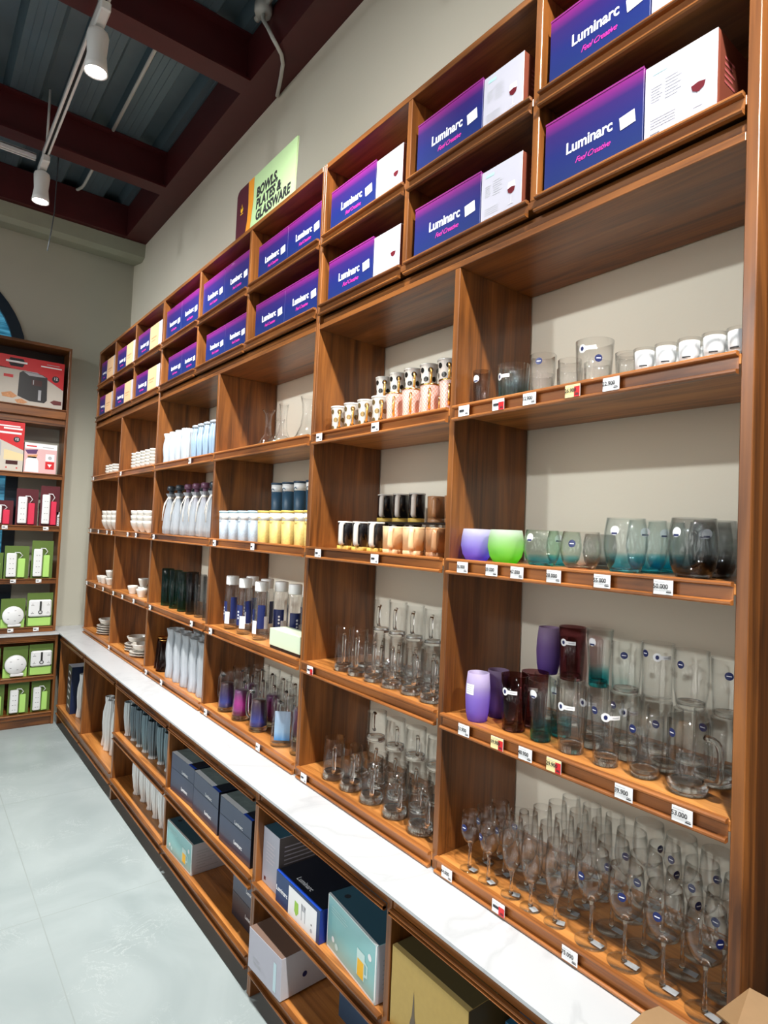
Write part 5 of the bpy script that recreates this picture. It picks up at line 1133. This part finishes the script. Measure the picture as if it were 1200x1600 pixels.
blister('red and white power strip pack, right end of the red pack shelf', -.270, ZS[2], .135, .325, 1, RP, 'bar', g)
blister('red and white power strip pack, second from right on the red pack shelf', -.428, ZS[2], .150, .290, 1, RP, 'bar', g)
blister('low red and white power strip pack, left on the red pack shelf', -.595, ZS[2], .150, .19, 1, RP, 'bar', g)
blister('white power strip pack edge-on beside the red pack, right end', -.207, ZS[2], .020, .12, 1, [PLW, PLW], 'bar', g)
g = 'green power strip packs'
blister('tall green power strip pack, right end of the upper green pack shelf', -.300, ZS[3], .150, .300, 1, GP, 'bar', g)
blister('wide green power strip pack, middle of the upper green pack shelf', -.475, ZS[3], .165, .255, 1, GP, 'bar', g)
blister('green power strip pack at the left frame edge, upper green pack shelf', -.625, ZS[3], .12, .2, 1, GP, 'bar', g)
blister('green pack with square white socket, right on the shelf above left counter', -.296, ZS[4], .180, .265, 1, GP, 'square', g)
blister('green pack with round white socket, on the shelf above left counter', -.478, ZS[4], .165, .225, 1, GP, 'round', g)
blister('white power strip pack at the left frame edge above left counter', -.625, ZS[4], .10, .2, 1, GP, 'bar', g)
blister('green pack with square white socket in the left base cabinet', -.278, .3825, .165, .24, 1, GP, 'square', g, x=-.088)
blister('green pack with round white socket in the left base cabinet', -.450, .3825, .165, .235, 1, GP, 'round', g, x=-.088)
blister('green pack with round white socket at the frame edge, left base cabinet', -.625, .3825, .15, .23, 1, GP, 'round', g, x=-.088)
blister('green power strip pack, right on the lowest shelf, left base cabinet', -.264, .1005, .130, .245, 1, GP, 'bar', g, x=-.088)
blister('green power strip pack, middle of the lowest shelf, left base cabinet', -.415, .1005, .140, .24, 1, GP, 'bar', g, x=-.088)
blister('green power strip pack at the frame edge, lowest shelf, left base cabinet', -.57, .1005, .120, .24, 1, GP, 'bar', g, x=-.088)

# ------------------------------------------------------------------ open kraft carton at the lower right
t = thing('open_carton', 'open brown cardboard carton with raised flaps at the lower right corner', 'box', (5.06, -.28, 0))
b = MB()
for a in (((-.15, -.2, 0), (.15, -.195, .84)), ((-.15, .195, 0), (.15, .2, .84)), ((-.15, -.195, 0), (-.145, .195, .84)), ((.145, -.195, 0), (.15, .195, .84)), ((-.145, -.195, 0), (.145, .195, .005))): b.box(*a)
obj('carton', b, KRAFT, t)
def flap(pts, th=.004):
    m = MB(); P = [Vector(p) for p in pts]; n = (P[1] - P[0]).cross(P[2] - P[0]).normalized() * th
    k = len(P); m.add(P + [p + n for p in P], [list(range(k))[::-1], list(range(k, 2 * k))] + [[i, (i + 1) % k, k + (i + 1) % k, k + i] for i in range(k)]); obj('flap', m, KRAFT, t)
flap([(-.15, .2, .84), (.15, .2, .84), (.14, .295, .862), (-.162, .282, .862), (-.168, .17, .866)])
flap([(-.15, -.18, .84), (-.15, .145, .84), (-.236, .120, .856), (-.243, .085, .858), (-.238, -.15, .856)])
flap([(.15, -.195, .84), (.15, .195, .84), (.26, .18, .87), (.26, -.18, .87)])
